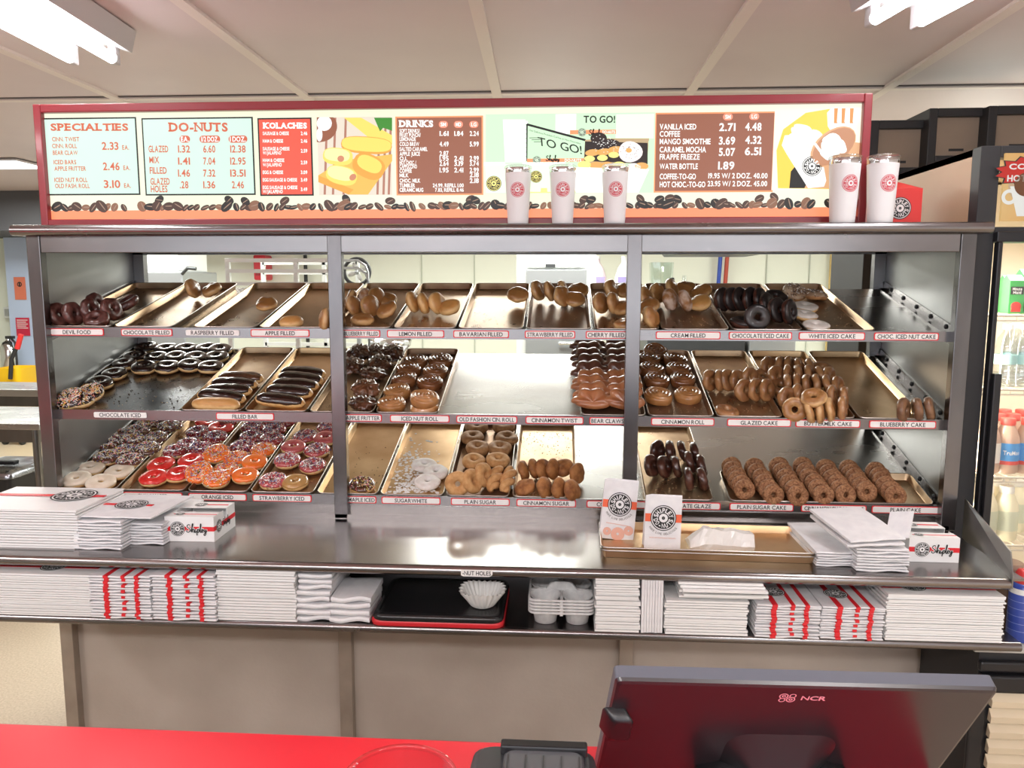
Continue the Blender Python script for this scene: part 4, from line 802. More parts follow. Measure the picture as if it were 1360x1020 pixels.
for b_, a1, y in (('SAUSAGE & CHEESE', 384, 177.3), ('HAM & CHEESE', 376.5, 187.4), ('SAUSAGE & CHEESE', 385, 197.7), ('W/JALAPENO', 374, 203.2), ('HAM & CHEESE', 378, 213), ('W/JALAPENO', 374.5, 219), ('EGG & CHEESE', 376.5, 229), ('EGG SAUSAGE & CHEESE', 395, 239), ('EGG SAUSAGE & CHEESE', 395.5, 249), ('W/JALAPENO', 376, 254.5)): ttl(g, b_, 349.5, a1, y, 4.4, bold=.02)
for b_, y in (('2.46', 177.3), ('2.46', 187.4), ('2.59', 200.5), ('2.59', 216), ('3.09', 229), ('3.49', 239), ('3.49', 251.5)): ttl(g, b_, 400, 408.5, y, 4.6, bold=.02)
g.obj('lettering', WHL, o)
o = panel('brown panel headed drinks', (525, 155, 642, 259), BRN, ORB); g = G(); ttl(g, 'DRINKS', 530.5, 575.5, 164.5, 8, serif=True, bold=.04)
for b_, a1, y in (('SOFT DRINKS/', 558, 174), ('FRUIT PUNCH/', 559, 179.5), ('LEMONADE', 552.5, 185), ('COLD BREW', 557, 191.5), ('SALTED CARAMEL', 568, 198.2), ('APPLE JUICE', 558, 204.5), ('O.I.', 541, 210.5), ('HOT CHOC. /', 553, 216.2), ('CAPPUCCINO', 554, 221.3), ('COFFEE', 547, 227), ('MILK', 543, 233), ('CHOC. MILK', 558.5, 240), ('TUMBLER', 551.5, 246.3), ('CERAMIC MUG', 562.5, 252.3)): ttl(g, b_, 531, a1, y, 5.0, bold=.02)
for x, c_ in ((584, (('1.61', 177.5), ('4.49', 191.5), ('2.87', 204), ('1.95', 210.5), ('2.64', 217.3), ('1.95', 226))), (603.5, (('1.84', 177.5), ('2.41', 210.5), ('3.19', 217.3), ('2.41', 226))), (624, (('2.24', 177.5), ('5.99', 191.5), ('2.99', 210.5), ('3.74', 217.3), ('2.99', 226), ('2.18', 232.3), ('2.18', 240)))):
    for b_, y in c_: ttl(g, b_, x, x + 12, y, 6.2, bold=.02)
ttl(g, '24.99, REFILL 1.00', 575, 616, 246.3, 4.8, bold=.02); ttl(g, '7.83, REFILL 8.46', 578, 616, 252.3, 4.8, bold=.02); g.obj('lettering', WHL, o)
PILL = lit('lit_salmon', (.95, .30, .20), .8); g = G()
for x in (589, 609, 629.5): pill(g, x - 6, x + 6, 165.5, 9, .0028, 0)
g.obj('size_badges', PILL, o); g = G()
for x, b_ in ((589, 'SM'), (609, 'MD'), (629.5, 'LG')): ttl(g, b_, x - 3.5, x + 3.5, 165.5, 5, z=.0034)
g.obj('badge_lettering', WHL, o)
o = panel('brown panel headed vanilla iced coffee', (870, 150, 1026, 255), BRN, ORB); g = G()
for b_, a1, y in (('VANILLA ICED', 924.5, 168.5), ('COFFEE', 903, 178), ('MANGO SMOOTHIE', 943.5, 188), ('CARAMEL MOCHA', 937.5, 198.8), ('FRAPPE FREEZE', 929, 208.5), ('WATER BOTTLE', 926.5, 221), ('COFFEE-TO-GO', 924, 234.5), ('HOT CHOC.-TO-GO', 936.5, 245)): ttl(g, b_, 876, a1, y, 7.3, bold=.015)
for b_, x, y in (('2.71', 955, 169), ('4.48', 989.5, 168.5), ('3.69', 954.5, 187), ('4.32', 989.5, 186), ('5.07', 954.5, 202), ('6.51', 989, 201), ('1.89', 953.5, 220)): ttl(g, b_, x, x + 21.5, y, 10, bold=.02)
ttl(g, '19.95 W/ 2 DOZ. 40.00', 940.5, 1019, 233.5, 6.8, bold=.015); ttl(g, '23.95 W/ 2 DOZ. 45.00', 939.5, 1018.5, 244, 6.8, bold=.015); g.obj('lettering', WHL, o)
g = G(); pill(g, 960, 973, 155.5, 9, .0028, 0); pill(g, 995, 1008, 155, 9, .0028, 0); g.obj('size_badges', PILL, o)
g = G(); ttl(g, 'SM', 963, 970, 155.5, 5, z=.0034); ttl(g, 'LG', 998, 1005, 155, 5, z=.0034); g.obj('badge_lettering', WHL, o)
# printed photographs on the board: flat coloured shapes
def poly(g, pts, z, mi): g.add([tuple(mp(x, y, z)) for x, y in pts], [tuple(range(len(pts)))[::-1]], mi)
CLIPX = [-1e9]
def blob(g, cx, cy, rx, ry, z, mi, rot=0, n=20, e=1.0, wob=0):
    P = []
    for i in range(n):
        a = 2 * PI * i / n; q = 1 + wob * math.sin(a * 3 + cx) ; x = rx * math.copysign(abs(math.cos(a)) ** e, math.cos(a)) * q; y = ry * math.copysign(abs(math.sin(a)) ** e, math.sin(a)) * q; r_ = math.radians(rot)
        P.append((max(CLIPX[0], cx + x * math.cos(r_) - y * math.sin(r_)), max(156 if CLIPX[0] > 0 else 0, cy + x * math.sin(r_) + y * math.cos(r_))))
    poly(g, P, z, mi)
PM = [lit('print_straw', (.78, .70, .58), .7), lit('print_wood', (.80, .50, .10), .7), lit('print_bread', (.95, .68, .14), .75), lit('print_bread_light', (1, .86, .38), .75), lit('print_crust', (.80, .38, .06), .7), lit('print_white', (.95, .97, .95), .8), lit('print_bowl', (.35, .12, .06), .6), lit('print_leaf', (.05, .30, .03), .6), lit('print_sausage', (.62, .25, .14), .7), lit('print_stripe', (.50, .22, .15), .6), lit('print_dark', (.02, .03, .03), .2)]
g = G(); z = .0016
rect(g, 421, 156, 521, 259, z, 0)
for x in (430, 441, 455, 500, 508, 515): poly(g, [(x, 258.5), (x + 3, 258.5), (x + 6, 156.5), (x + 3, 156.5)], z + .0003, 9)
CLIPX[0] = 421; blob(g, 424, 168, 24, 21, z + .0005, 6, n=48)
blob(g, 431, 164, 10, 10, z + .0007, 5); blob(g, 424.5, 179, 4, 9, z + .0007, 5); CLIPX[0] = -1e9
poly(g, [(457, 156.5), (480, 156.5), (521, 180), (521, 192), (490, 183)], z + .0006, 2)
poly(g, [(497, 156.5), (521, 156.5), (521, 174), (509, 170), (505, 175)], z + .0008, 7)
poly(g, [(423, 233), (455, 213), (521, 205), (521, 214), (489, 258.5), (463, 258.5), (423, 242)], z + .0005, 1); poly(g, [(423, 233), (423, 242), (463, 258.5), (470, 252)], z + .0006, 4)
blob(g, 487, 193, 34, 11.5, z + .0009, 4, 4, e=.7); blob(g, 487, 192, 33, 9.5, z + .0010, 2, 4, e=.7)
blob(g, 490, 221, 22, 16, z + .0011, 4, 25, e=.8); blob(g, 491, 218, 17, 10, z + .0012, 2, 25, e=.8)
blob(g, 449, 208, 20, 11.5, z + .0013, 2, 6, e=.75); blob(g, 448, 206, 17, 8.5, z + .0014, 3, 6, e=.75); blob(g, 453, 211, 4.5, 4.2, z + .0016, 8)
blob(g, 454, 233, 21, 12.5, z + .0017, 2, 14, e=.8); blob(g, 453, 230.5, 18, 9, z + .0018, 3, 12, e=.8); blob(g, 469, 235.5, 5, 4, z + .0020, 8, -40)
o = wpart(g, 'food_photo', PM, board); o['label'] = 'printed photo of stuffed rolls on a cutting board'
PM2 = [lit('print_green', (.62, .92, .60), .72), lit('print_pale_green', (.80, 1, .74), .75), WHL, BLKL, ORB, lit('print_dough', (.80, .42, .12), .7), lit('print_choc', (.03, .015, .012), .4), lit('print_pink', (1, .86, .82), .8), lit('print_kraft', (.62, .45, .25), .6), lit('print_yellow', (.98, .86, .25), .75)]
g = G(); z = .0016
rect(g, 645, 152, 868, 256, z, 0); rect(g, 818, 152, 868, 184, z + .0002, 1); rect(g, 645, 218, 760, 256, z + .0002, 1)
poly(g, [(668, 159), (698, 159), (698, 216), (671, 216)], z + .0004, 2)
for i in range(9): rect(g, 697, 161 + i * 6, 701, 165 + i * 6, z + .0005, 2)
rect(g, 738, 152, 765, 178, z + .0004, 2); rect(g, 765, 152, 818, 178, z + .0004, 0)
ttl(g, 'TO GO!', 775, 817, 158.5, 9, 3, bold=.02, z=z + .0006); rect(g, 757, 173, 818, 178, z + .0005, 4)
emblem(g, lambda u, v, zz: tuple(mp(u, -v, zz)), 773, -176, 5.5, 3, 1, z + .0008); script(g, lambda u, v, zz: tuple(mp(u, -v, zz)), 782, -180, 7, z + .0010, 3, .09); ttl(g, 'DO-NUTS', 800, 817, 175.5, 3.6, 2, z=z + .0008)
poly(g, [(700, 165), (778, 186), (778, 215), (699, 215)], z + .0010, 0); poly(g, [(700, 164), (700, 167), (778, 188), (778, 185)], z + .0012, 3); poly(g, [(699, 165), (701, 165), (700.5, 214), (699, 214)], z + .0012, 3)
def tilted(g, body, x0, y0, x1, y1, h, mi, zz, bold=.02):
    lay, wd = layout(body, bold)
    for vs_, fs_ in lay: g.add([tuple(mp(x0 + (x1 - x0) * a / wd - b * .12 * h, y0 + (y1 - y0) * a / wd - b * h / .7, zz)) for a, b in vs_], fs_, mi)
tilted(g, 'TO GO!', 715, 193, 773, 205, 11, 3, z + .0014, .01); tilted(g, 'Our Delicious Premium Coffee or Hot Chocolate', 703, 174, 771, 192, 2.4, 3, z + .0014, .0)
rect(g, 700, 211, 776, 215, z + .0013, 4); emblem(g, lambda u, v, zz: tuple(mp(u, -v, zz)), 713, -213, 5.5, 3, 1, z + .0016); script(g, lambda u, v, zz: tuple(mp(u, -v, zz)), 725, -214, 6.5, z + .0018, 3, .09); ttl(g, 'DO-NUTS', 750, 772, 213, 3.6, 2, z=z + .0018)
for i in range(3): rect(g, 703 + 3 * i, 183 + 2.6 * i, 720, 183.6 + 2.6 * i, z + .0015, 3)
poly(g, [(806, 184), (862, 184), (859, 217), (775, 217), (777, 186)], z + .0016, 8); poly(g, [(777, 188), (860, 190), (860, 218), (776, 214)], z + .0018, 6)
blob(g, 795, 184, 11, 8, z + .0021, 6); blob(g, 812, 193, 14, 8, z + .0022, 6, 10)
for _ in range(60): x, y = R.gauss(803, 9), R.gauss(190, 5); rect(g, x, y, x + 1.2, y + .6, z + .0026, 2)
for x, y in ((787, 203), (802, 202), (817, 199)): blob(g, x, y, 10, 4.5, z + .0024, 5, -6)
for x, y in ((783, 211), (800, 210), (815, 206)): blob(g, x, y, 7, 4, z + .0025, 9)
blob(g, 837, 202, 16, 14, z + .0030, 7, wob=.03); blob(g, 835, 200, 4, 3.2, z + .0032, 5)
for _ in range(26): a = R.uniform(0, 6.28); q = R.uniform(5, 13); rect(g, 836 + q * math.cos(a), 201 + q * .85 * math.sin(a), 837 + q * math.cos(a), 201.8 + q * .85 * math.sin(a), z + .0034, 6)
for x, y, m_ in ((776, 219, 9), (792, 220, 5), (806, 220, 5), (822, 220, 9), (842, 222, 7), (852, 221, 5)): blob(g, x, y, 9, 5, z + .0031, m_)
poly(g, [(752, 222), (862, 225), (848, 256), (765, 256)], z + .0034, 2); poly(g, [(866, 185), (866, 256), (849, 256), (851, 225), (861, 219), (861, 188)], z + .0028, 0); rect(g, 700, 250, 764, 256, z + .0010, 9)
for cx_, cw in ((657, 22), (708, 22), (737, 22)):
    poly(g, [(cx_ - cw / 2 - 2, 219), (cx_ + cw / 2 + 2, 219), (cx_ + cw / 2 - 1, 255), (cx_ - cw / 2 + 1, 255)], z + .0030, 1); rect(g, cx_ - cw / 2 - 3, 216, cx_ + cw / 2 + 3, 220, z + .0032, 2)
emblem(g, lambda u, v, zz: tuple(mp(u, -v, zz)), 656, -244, 10, 3, 9, z + .0034); emblem(g, lambda u, v, zz: tuple(mp(u, -v, zz)), 712, -235, 8, 3, 9, z + .0034)
o = wpart(g, 'food_photo', PM2, board); o['label'] = 'printed photo of white to-go boxes, cups and a box of doughnuts'
PM3 = [lit('print_cream', (1, .95, .72), .75), lit('print_orange', (1, .62, .08), .75), WHL, lit('print_tan', (.75, .42, .22), .7), BLKL, lit('print_coffee', (.55, .26, .14), .7), lit('print_teal_white', (.84, .95, .92), .78), lit('print_caramel', (.72, .30, .08), .7)]
g = G(); z = .0016
rect(g, 1029, 146, 1143, 252, z, 0)
poly(g, [(1033, 250), (1031, 200), (1040, 172), (1070, 150), (1100, 145), (1126, 145), (1143, 252)], z + .0002, 1); poly(g, [(1068, 250), (1100, 185), (1143, 190), (1143, 251)], z + .0004, 3); poly(g, [(1048, 250), (1050, 228), (1060, 216), (1075, 250)], z + .0003, 4)
poly(g, [(1038, 193), (1044, 204), (1073, 250), (1094, 248), (1097, 240), (1088, 190), (1070, 178), (1042, 180)], z + .0006, 2)
for x, y, r_ in ((1056, 182, 9), (1066, 172, 12), (1060, 190, 10), (1072, 186, 9), (1058, 175, 9)): blob(g, x, y, r_, r_ * .55, z + .0010 + x * 1e-6, 6, 20, wob=.1)
blob(g, 1080, 186, 14, 14, z + .0008, 0); blob(g, 1106, 195, 35, 21, z + .0014, 3, -38); blob(g, 1107, 195, 33, 19, z + .0016, 5, -38)
for x, y, r_ in ((1106, 188, 14), (1112, 194, 13), (1102, 198, 14), (1098, 206, 9), (1106, 184, 9)): blob(g, x, y, r_, r_ * .7, z + .0020 + y * 1e-6, 6, 20, wob=.12)
poly(g, [(1098, 150), (1104, 143.5), (1142, 143.5), (1140, 162), (1118, 178), (1104, 176), (1099, 168)], z + .0012, 6)
for x in (1110, 1120, 1131): poly(g, [(x - 2.5, 144), (x + 2.5, 144), (x + 1, 162), (x + 2, 164), (x - 3, 164)], z + .0014, 7)
poly(g, [(1080, 192), (1083, 190), (1095, 206), (1092, 208)], z + .0026, 2)
emblem(g, lambda u, v, zz: tuple(mp(u, -v, zz)), 1078, -221, 13, 4, 2, z + .0012)
o = wpart(g, 'food_photo', PM3, board); o['label'] = 'printed photo of whipped cream topped coffee drinks'
# coffee bean border and orange band
g = G(); rect(g, 60, 280, 1145, 289, .0015); wpart(g, 'orange_band', lit('lit_orange_band', (.95, .27, .13), .8), board)
BM = [lit('print_bean', (.10, .05, .035), .5), lit('print_bean_dark', (.03, .025, .022), .4), lit('print_bean_light', (.30, .14, .08), .6), lit('print_bean_groove', (.40, .26, .18), .6)]
g = G(); x = 64; k = 0
while x < 1143:
    yb_ = 279 - (x - 60) * .0045; big = R.random() < .25; rx, ry = (R.uniform(7, 10), R.uniform(6, 8.5)) if big else (R.uniform(5, 8), R.uniform(3.5, 6)); rot = R.uniform(-70, 70); k += 1; zz = .0016 + (k % 9) * .0002
    cy_ = yb_ - ry * .55; m_ = R.choice((0, 0, 1, 1, 2)); blob(g, x, cy_, rx, ry * .8, zz, m_, rot, 14); blob(g, x + 1, cy_ - .5, rx * .8, .7, zz + .0001, 3, rot + 6, 8)
    if R.random() < .22: blob(g, x + 3, cy_ - 8, 7, 5, zz - .0001, R.choice((0, 1)), R.uniform(-60, 60), 14); blob(g, x + 3, cy_ - 8, 5, .6, zz, 3, R.uniform(-50, 50), 8)
    x += R.uniform(6, 13) if R.random() < .93 else 24
wpart(g, 'coffee_bean_border', BM, board)

# ================================================================== on top of the case
TUMW = mat('frosted_white_steel', (.80, .81, .82), .42, coat=.2); CHROME = mat('polished_steel', (.7, .7, .7), .12, 1); CLEAR = glassmat('clear_plastic', (.93, .95, .95), .3)
TRED = mat('tumbler_red_print', (.62, .03, .06), .5)
def tumbler(px, y, label, px_w=34, first=[None]):
    p = atY(px, 299, y); M = T(p.x, y, 1.7652)
    if first[0] is None:
        t = thing('tumbler', label, 'tumbler', M=M, group='white steel tumblers on top of the case'); t['group'] = 'white steel tumblers on top of the case'
        H = .150
        G().lathe([(.0285, 0), (.0305, .002), (.0312, .01), (.0335, .05), (.0365, .11), (.0385, H - .004), (.0385, H)], 40).obj('body', TUMW, t)
        G().lathe([(.0386, H - .001), (.0390, H + .002), (.0390, H + .011), (.0384, H + .013)], 40, capb=False).obj('steel_rim', CHROME, t)
        G().lathe([(.0375, H + .012), (.0405, H + .013), (.0405, H + .018), (.036, H + .021), (.0, H + .020)], 40, capb=False).obj('clear_lid', CLEAR, t)
        g = G(); zc = .098
        def fm(u, v, z):
            rr = .0335 + (zc + v - .05) / .06 * .003 + .0004 + z; a = u / rr; return (rr * math.sin(a), -rr * math.cos(a), zc + v)
        emblem(g, fm, 0, 0, .0215, 0, 1, 0); g.obj('round_emblem', [TRED, TUMW], t); first[0] = t; return t
    return dup(first[0], M, label)
tumbler(688, .022, 'leftmost of the white tumblers standing before the lit menu board')
tumbler(747, .022, 'white tumbler before the menu photo, middle of the left three')
tumbler(816, .022, 'white tumbler right of the middle one, before the printed white box')
a = tumbler(1118, .022, 'white tumbler in front of the right end of the menu board'); a.matrix_world = a.matrix_basis @ Matrix.Scale(1.12, 4) @ RZ(.12)
a = tumbler(1168, .022, 'rightmost white tumbler, before the red box'); a.matrix_world = a.matrix_basis @ Matrix.Scale(1.12, 4) @ RZ(.12)
REDB = mat('red_card', (.66, .035, .03), .45)
p0 = atY(1176, 290, .2); p1 = atY(1226, 250, .2)
t = thing('carry_box', 'glossy red carry box with round black emblem behind the rightmost tumbler', 'box', ((p0.x + p1.x) / 2, .2, 1.7652)); wd = p1.x - p0.x; hh = p1.z - 1.7652
g = G(); g.span(-wd / 2, wd / 2, 0, .26, 0, hh); g.add([(-wd / 2, 0, hh), (wd / 2, 0, hh), (wd * .35, .13, hh + .035), (-wd * .35, .13, hh + .035), (wd / 2, .26, hh), (-wd / 2, .26, hh)], [(0, 1, 2, 3), (5, 3, 2, 4), (1, 4, 2), (0, 3, 5)]); g.obj('body', REDB, t, bevel=.001)
g = G(); emblem(g, FXZ(0, 0, hh * .5), -.012, 0, .034, 0, 1, .001); g.obj('round_emblem', [INK, mat('pale_print', (.75, .7, .68), .5)], t)

# ================================================================== cartons, bags, papers
def carton_mesh(w_, d_, t_):
    g = G(); g.span(-w_ / 2, w_ / 2, 0, d_, 0, t_ * .95); return g
def bag_mesh(w_, d_, t_, seed):
    g = G(); n = 12; vs = []; fs = []
    def row(y, zz, ins):
        for i in range(n + 1):
            x = -w_ / 2 + ins + (w_ - 2 * ins) * i / n; vs.append((x, y + nz(x, seed, 0, 25, .003), zz + nz(x, y, seed, 18, t_ * .35)))
    row(0.001, t_ * .15, .001); row(-.001, t_ * .5, 0); row(.001, t_ * .85, .001); row(d_ * .5, t_ * .95, 0); row(d_, t_ * .9, 0); row(d_, .1 * t_, 0); row(d_ * .5, 0, 0)
    k_ = n + 1
    for j in range(7):
        for i in range(n): l_ = (j + 1) % 7; fs.append((j * k_ + i, j * k_ + i + 1, l_ * k_ + i + 1, l_ * k_ + i))
    g.add(vs, fs, 0, None, False); g.add([vs[j * k_] for j in range(7)], [tuple(range(7))], 0); g.add([vs[j * k_ + n] for j in range(7)], [tuple(reversed(range(7)))], 0); return g
def stack(kind, x0, x1, yb_, yt_, zb_, depth, n, name, cat, group, top_label, rest_label, Yf=None, stripes=(), skew=0, jit=.0028, X=None, deco=None, body=None):
    if Yf is None: Yf = atZ((x0 + x1) / 2, yb_, zb_).y
    xa = X[0] if X and X[0] is not None else atY(x0, (yb_ + yt_) / 2, Yf).x; xb = X[1] if X and X[1] is not None else atY(x1, (yb_ + yt_) / 2, Yf).x
    H = atY((x0 + x1) / 2, yt_, Yf).z - zb_; t_ = H / n; w_ = xb - xa; protos = []
    for q in range(3 if kind == 'bag' else 1):
        g = bag_mesh(w_, depth, t_ * .93, q * 9.1) if kind == 'bag' else carton_mesh(w_, depth, t_ * .76)
        protos.append((g.mesh(name, body or (PAPER if kind == 'bag' else CARD))))
    sm = []
    for q, (c_, ww, mode) in enumerate(stripes):
        g = G(); xc = -w_ / 2 + c_ * w_; g.span(xc - ww / 2, xc + ww / 2, -.0024, .02, t_ * .04, t_ * .96); sm.append((g.mesh('red_stripe', REDP), mode))
        g = G(); g.span(xc - ww / 2, xc + ww / 2, -.0024, depth, t_ * .04, t_ * 1.02); sm.append((g.mesh('red_stripe', REDP), 'top'))
    out = []
    for i in range(n):
        o = bpy.data.objects.new(name, protos[i % len(protos)]); col.objects.link(o); top = i == n - 1
        o.location = ((xa + xb) / 2 + R.uniform(-jit, jit) + skew * i, Yf + R.uniform(-jit, jit) * 1.3, zb_ + .0003 + i * t_); o.rotation_euler = (0, 0, R.uniform(-.004, .004))
        tag(o, top_label if top else rest_label, cat, group)
        for m_, mode in sm:
            if mode == 'top' and not top: continue
            if mode == 'alt' and i % 2 == 0: continue
            if mode != 'top' and top: continue
            c = bpy.data.objects.new('red_stripe', m_); col.objects.link(c); c.parent = o; c['label'] = 'red stripe'
        out.append(o)
    if deco: deco(out[-1], w_, depth, t_)
    return out, (xa, xb, Yf, zb_ + H)
def ontop(t_): return lambda u, v, z: (u, v, t_ + .0008 + z)
def deco_box(o, w_, d_, t_, cx=.0, cy=.5, r=.05, band=True, asp=1):
    g = G(); z = t_ + .0006
    if band: g.span(-w_ / 2 + .002, w_ / 2 - .002, d_ * cy - .009, d_ * cy + .009, t_ - .0003, z); 
    c = g.obj('red_band', REDP, o) if band else None
    g = G(); emblem(g, ontop(t_), cx * w_, d_ * cy, r, 0, 1, .0004, asp=asp); g.obj('round_emblem', [INK, CARD], o)
CB = 'flattened white doughnut box'
# worktop, left
stack('carton', 0, 103, 728, 676, ZT, .235, 15, 'flattened_box', 'flattened box', 'flat boxes stacked at the left end of the worktop', 'printed flat box topmost on the left worktop stack', CB + ' within the left worktop stack', X=(-1.44, None), deco=lambda o, w_, d_, t_: deco_box(o, w_, d_, t_, .22, .60, .062))
P1, i1 = stack('bag', 98, 161, 730, 692, ZT, .25, 10, 'paper_bag', 'paper bag', 'white bags stacked beside the left flat boxes', 'uppermost plain bag of the left worktop bag stack', 'white paper bag within the stack nearest the left flat boxes', jit=.003)
P2, i2 = stack('bag', 164, 216, 724, 695, ZT, .25, 8, 'paper_bag', 'paper bag', 'white bags stacked left of the small printed box', 'uppermost plain bag of the stack left of the small box', 'white paper bag within the stack left of the small printed box', jit=.003)
zt_ = max(i1[3], i2[3]) + .004
o = bag_mesh(i2[1] - i1[0] - .015, .23, .006, 3).obj('paper_bag', PAPER, M=T((i1[0] + i2[1]) / 2 - .002, i1[2] + .012, zt_) @ RZ(-.03)); tag(o, 'large white bag with round emblem lying across the two left worktop stacks', 'paper bag')
g = G(); emblem(g, ontop(.0065), -.02, .115, .045, 0, 1, .0004); g.obj('round_emblem', [INK, PAPER], o); g = G(); g.span(-.105, -.068, .108, .122, .004, .0072); g.span(.028, .045, .108, .122, .004, .0072); g.obj('red_band', REDP, o)
# worktop, right
stack('bag', 1085, 1140, 753, 733, ZT, .26, 6, 'paper_bag', 'paper bag', 'white bags stacked right of the sheet pan', 'top white bag of the stack right beside the sheet pan', 'white bag within the stack right beside the sheet pan', X=None, jit=.003)
P3, i3 = stack('bag', 1137, 1207, 760, 729, ZT, .24, 8, 'paper_bag', 'paper bag', 'white bags stacked left of the right small box', 'uppermost level bag of the taller right bag stack', 'white bag within the taller stack left of the right small box', jit=.003)
o = bag_mesh(.155, .20, .010, 8).obj('paper_bag', PAPER, M=T((i3[0] + i3[1]) / 2 - .018, i3[2] - .0, i3[3] + .004) @ RZ(.16) @ RX(.09)); tag(o, 'crooked white bag lying on the taller right bag stack', 'paper bag')
o = bag_mesh(.155, .20, .008, 2).obj('paper_bag', PAPER, M=T((i3[0] + i3[1]) / 2 - .012, i3[2] + .004, i3[3] + .017) @ RZ(.22) @ RX(.13)); tag(o, 'topmost crooked white bag right of the sheet pan', 'paper bag')

# small assembled boxes
def small_box(fl, fr, back, ztop_px, label):
    a = atZ(*fl, ZT); b = atZ(*fr, ZT); wv = b - a; w_ = wv.length; ang = math.atan2(wv.y, wv.x); h = atY(ztop_px[0], ztop_px[1], (a.y + b.y) / 2).z - ZT; d_ = back
    M = T(a.x, a.y, ZT + .0005) @ RZ(ang); t = thing('doughnut_box', label, 'box', M=M, group='assembled small boxes on the worktop')
    g = G(); e = .0015
    g.span(0, w_, 0, e, 0, h); g.span(0, w_, d_ - e, d_, 0, h); g.span(0, e, e, d_ - e, 0, h); g.span(w_ - e, w_, e, d_ * .45, 0, h); g.span(w_ - e, w_, d_ * .45, d_ * .62, 0, h - .022); g.span(w_ - e, w_, d_ * .62, d_ - e, 0, h); g.span(e, w_ - e, e, d_ - e, 0, e); g.obj('body', CARD, t)
    g = G(); g.span(0, w_, d_ * .60, d_, h, h + e); g.span(0, w_, .0, d_ * .30, h, h + e, 0); g.span(.001, w_ * .35, d_ * .3, d_ * .6, h - .012, h - .011); g.obj('lid', CARD, t)
    g = G(); zc = h * .52; bh = .0065
    g.span(0, w_, -.0006, 0, zc - bh, zc + bh); g.span(w_, w_ + .0006, 0, d_, zc - bh, zc + bh); g.span(w_ * .12, w_, d_ * .14, d_ * .17, h + e, h + e + .0004); g.span(w_ * .5, w_ * .95, d_ * .78, d_ * .84, h + e, h + e + .0004); g.obj('red_band', REDP, t)
    g = G(); f = FXZ(0, 0, 0); emblem(g, f, w_ * .26, zc, h * .30, 0, 1, .001)
    sc0 = h * .30; script(g, lambda u, v, z: (u, -z, v), w_ * .44, zc - sc0 * .45, sc0, .0012, 1, .16); script(g, lambda u, v, z: (u, -z, v), w_ * .44, zc - sc0 * .45, sc0, .0016, 0, .06)
    fr_ = lambda u, v, z: (w_ + z, u, v); emblem(g, fr_, d_ * .22, zc, h * .26, 0, 1, .001); script(g, fr_, d_ * .38, zc - sc0 * .4, sc0 * .9, .0014, 0, .07)
    ft = lambda u, v, z: (u, v, h + e + z); emblem(g, ft, w_ * .38, d_ * .80, w_ * .13, 0, 1, .0006); emblem(g, ft, w_ * .25, d_ * .155, w_ * .09, 0, 1, .0006); g.obj('printed_marks', [INK, CARD], t); return t
small_box((220, 719), (285, 720), .15, (250, 687), 'small white box with red band and round emblem beside the left bags')
small_box((1206, 746), (1273, 748), .14, (1240, 715), 'small white box with red band at the right end of the worktop')
# a paper napkin poking out by the right box
o = bag_mesh(.06, .10, .006, 5).obj('paper_bag', PAPER, M=T(*atZ(1192, 716, ZT + .075)) @ RZ(-.5) @ RX(.5) @ RY(-.3)); tag(o, 'loose white bag corner sticking up behind the right small box', 'paper bag')

# lower shelf
CY = YF + .004
stack('carton', 0, 120, 815, 762, ZL, .34, 19, 'flattened_box', 'flattened box', 'flat boxes stacked at the left end of the lower shelf', 'red-banded flat box topmost at the left end of the lower shelf', CB + ' within the stack at the left end of the lower shelf', Yf=CY, X=(-1.44, None), deco=lambda o, w_, d_, t_: deco_box(o, w_, d_, t_, .18, .16, .036))
ST = ((.28, .013, 'all'), (.78, .011, 'all'), (.56, .010, 'alt'))
for (a_, b_, lb, yb_, yt_) in ((119, 200, 'left', 820, 765), (202, 286, 'right', 821, 764)):
    stack('bag', a_, b_, yb_, yt_, ZL, .33, 15, 'striped_bag', 'paper bag', 'red-striped bags, %s of the two left stacks' % lb, 'topmost red-striped bag, %s stack of the left pair, lower shelf' % lb, 'red-striped white bag in the %s stack of the left pair, lower shelf' % lb, Yf=CY - .006, stripes=ST, deco=lambda o, w_, d_, t_: deco_box(o, w_, d_, t_, .25, .22, .024, band=False))
stack('carton', 288, 392, 812, 757, ZL, .33, 18, 'flattened_box', 'flattened box', 'flat boxes right of the left striped bags', 'topmost flat box right of the left striped bags', CB + ' in the stack right of the left striped bags', Yf=CY + .006)
stack('bag', 393, 438, 808, 784, ZL, .20, 5, 'napkin_bundle', 'napkins', 'folded napkins left of the black tray, tall pile', 'upper middle napkin bundle of the tall pile left of the black tray', 'napkin bundle low in the tall pile left of the black tray', Yf=CY + .01, jit=.002)
stack('bag', 396, 441, 783, 762, ZL + atY(415, 784, CY + .01).z - ZL, .20, 3, 'napkin_bundle', 'napkins', 'folded napkins on the tall pile', 'topmost napkin bundle of the tall pile left of the black tray', 'napkin bundle just under the top one, tall pile', Yf=CY + .012, jit=.002)
stack('bag', 438, 492, 810, 792, ZL, .14, 4, 'napkin_bundle', 'napkins', 'folded napkins beside the black tray, low pile', 'topmost napkins of the low pile touching the black tray', 'folded napkins within the low pile touching the black tray', Yf=CY + .01, jit=.003)
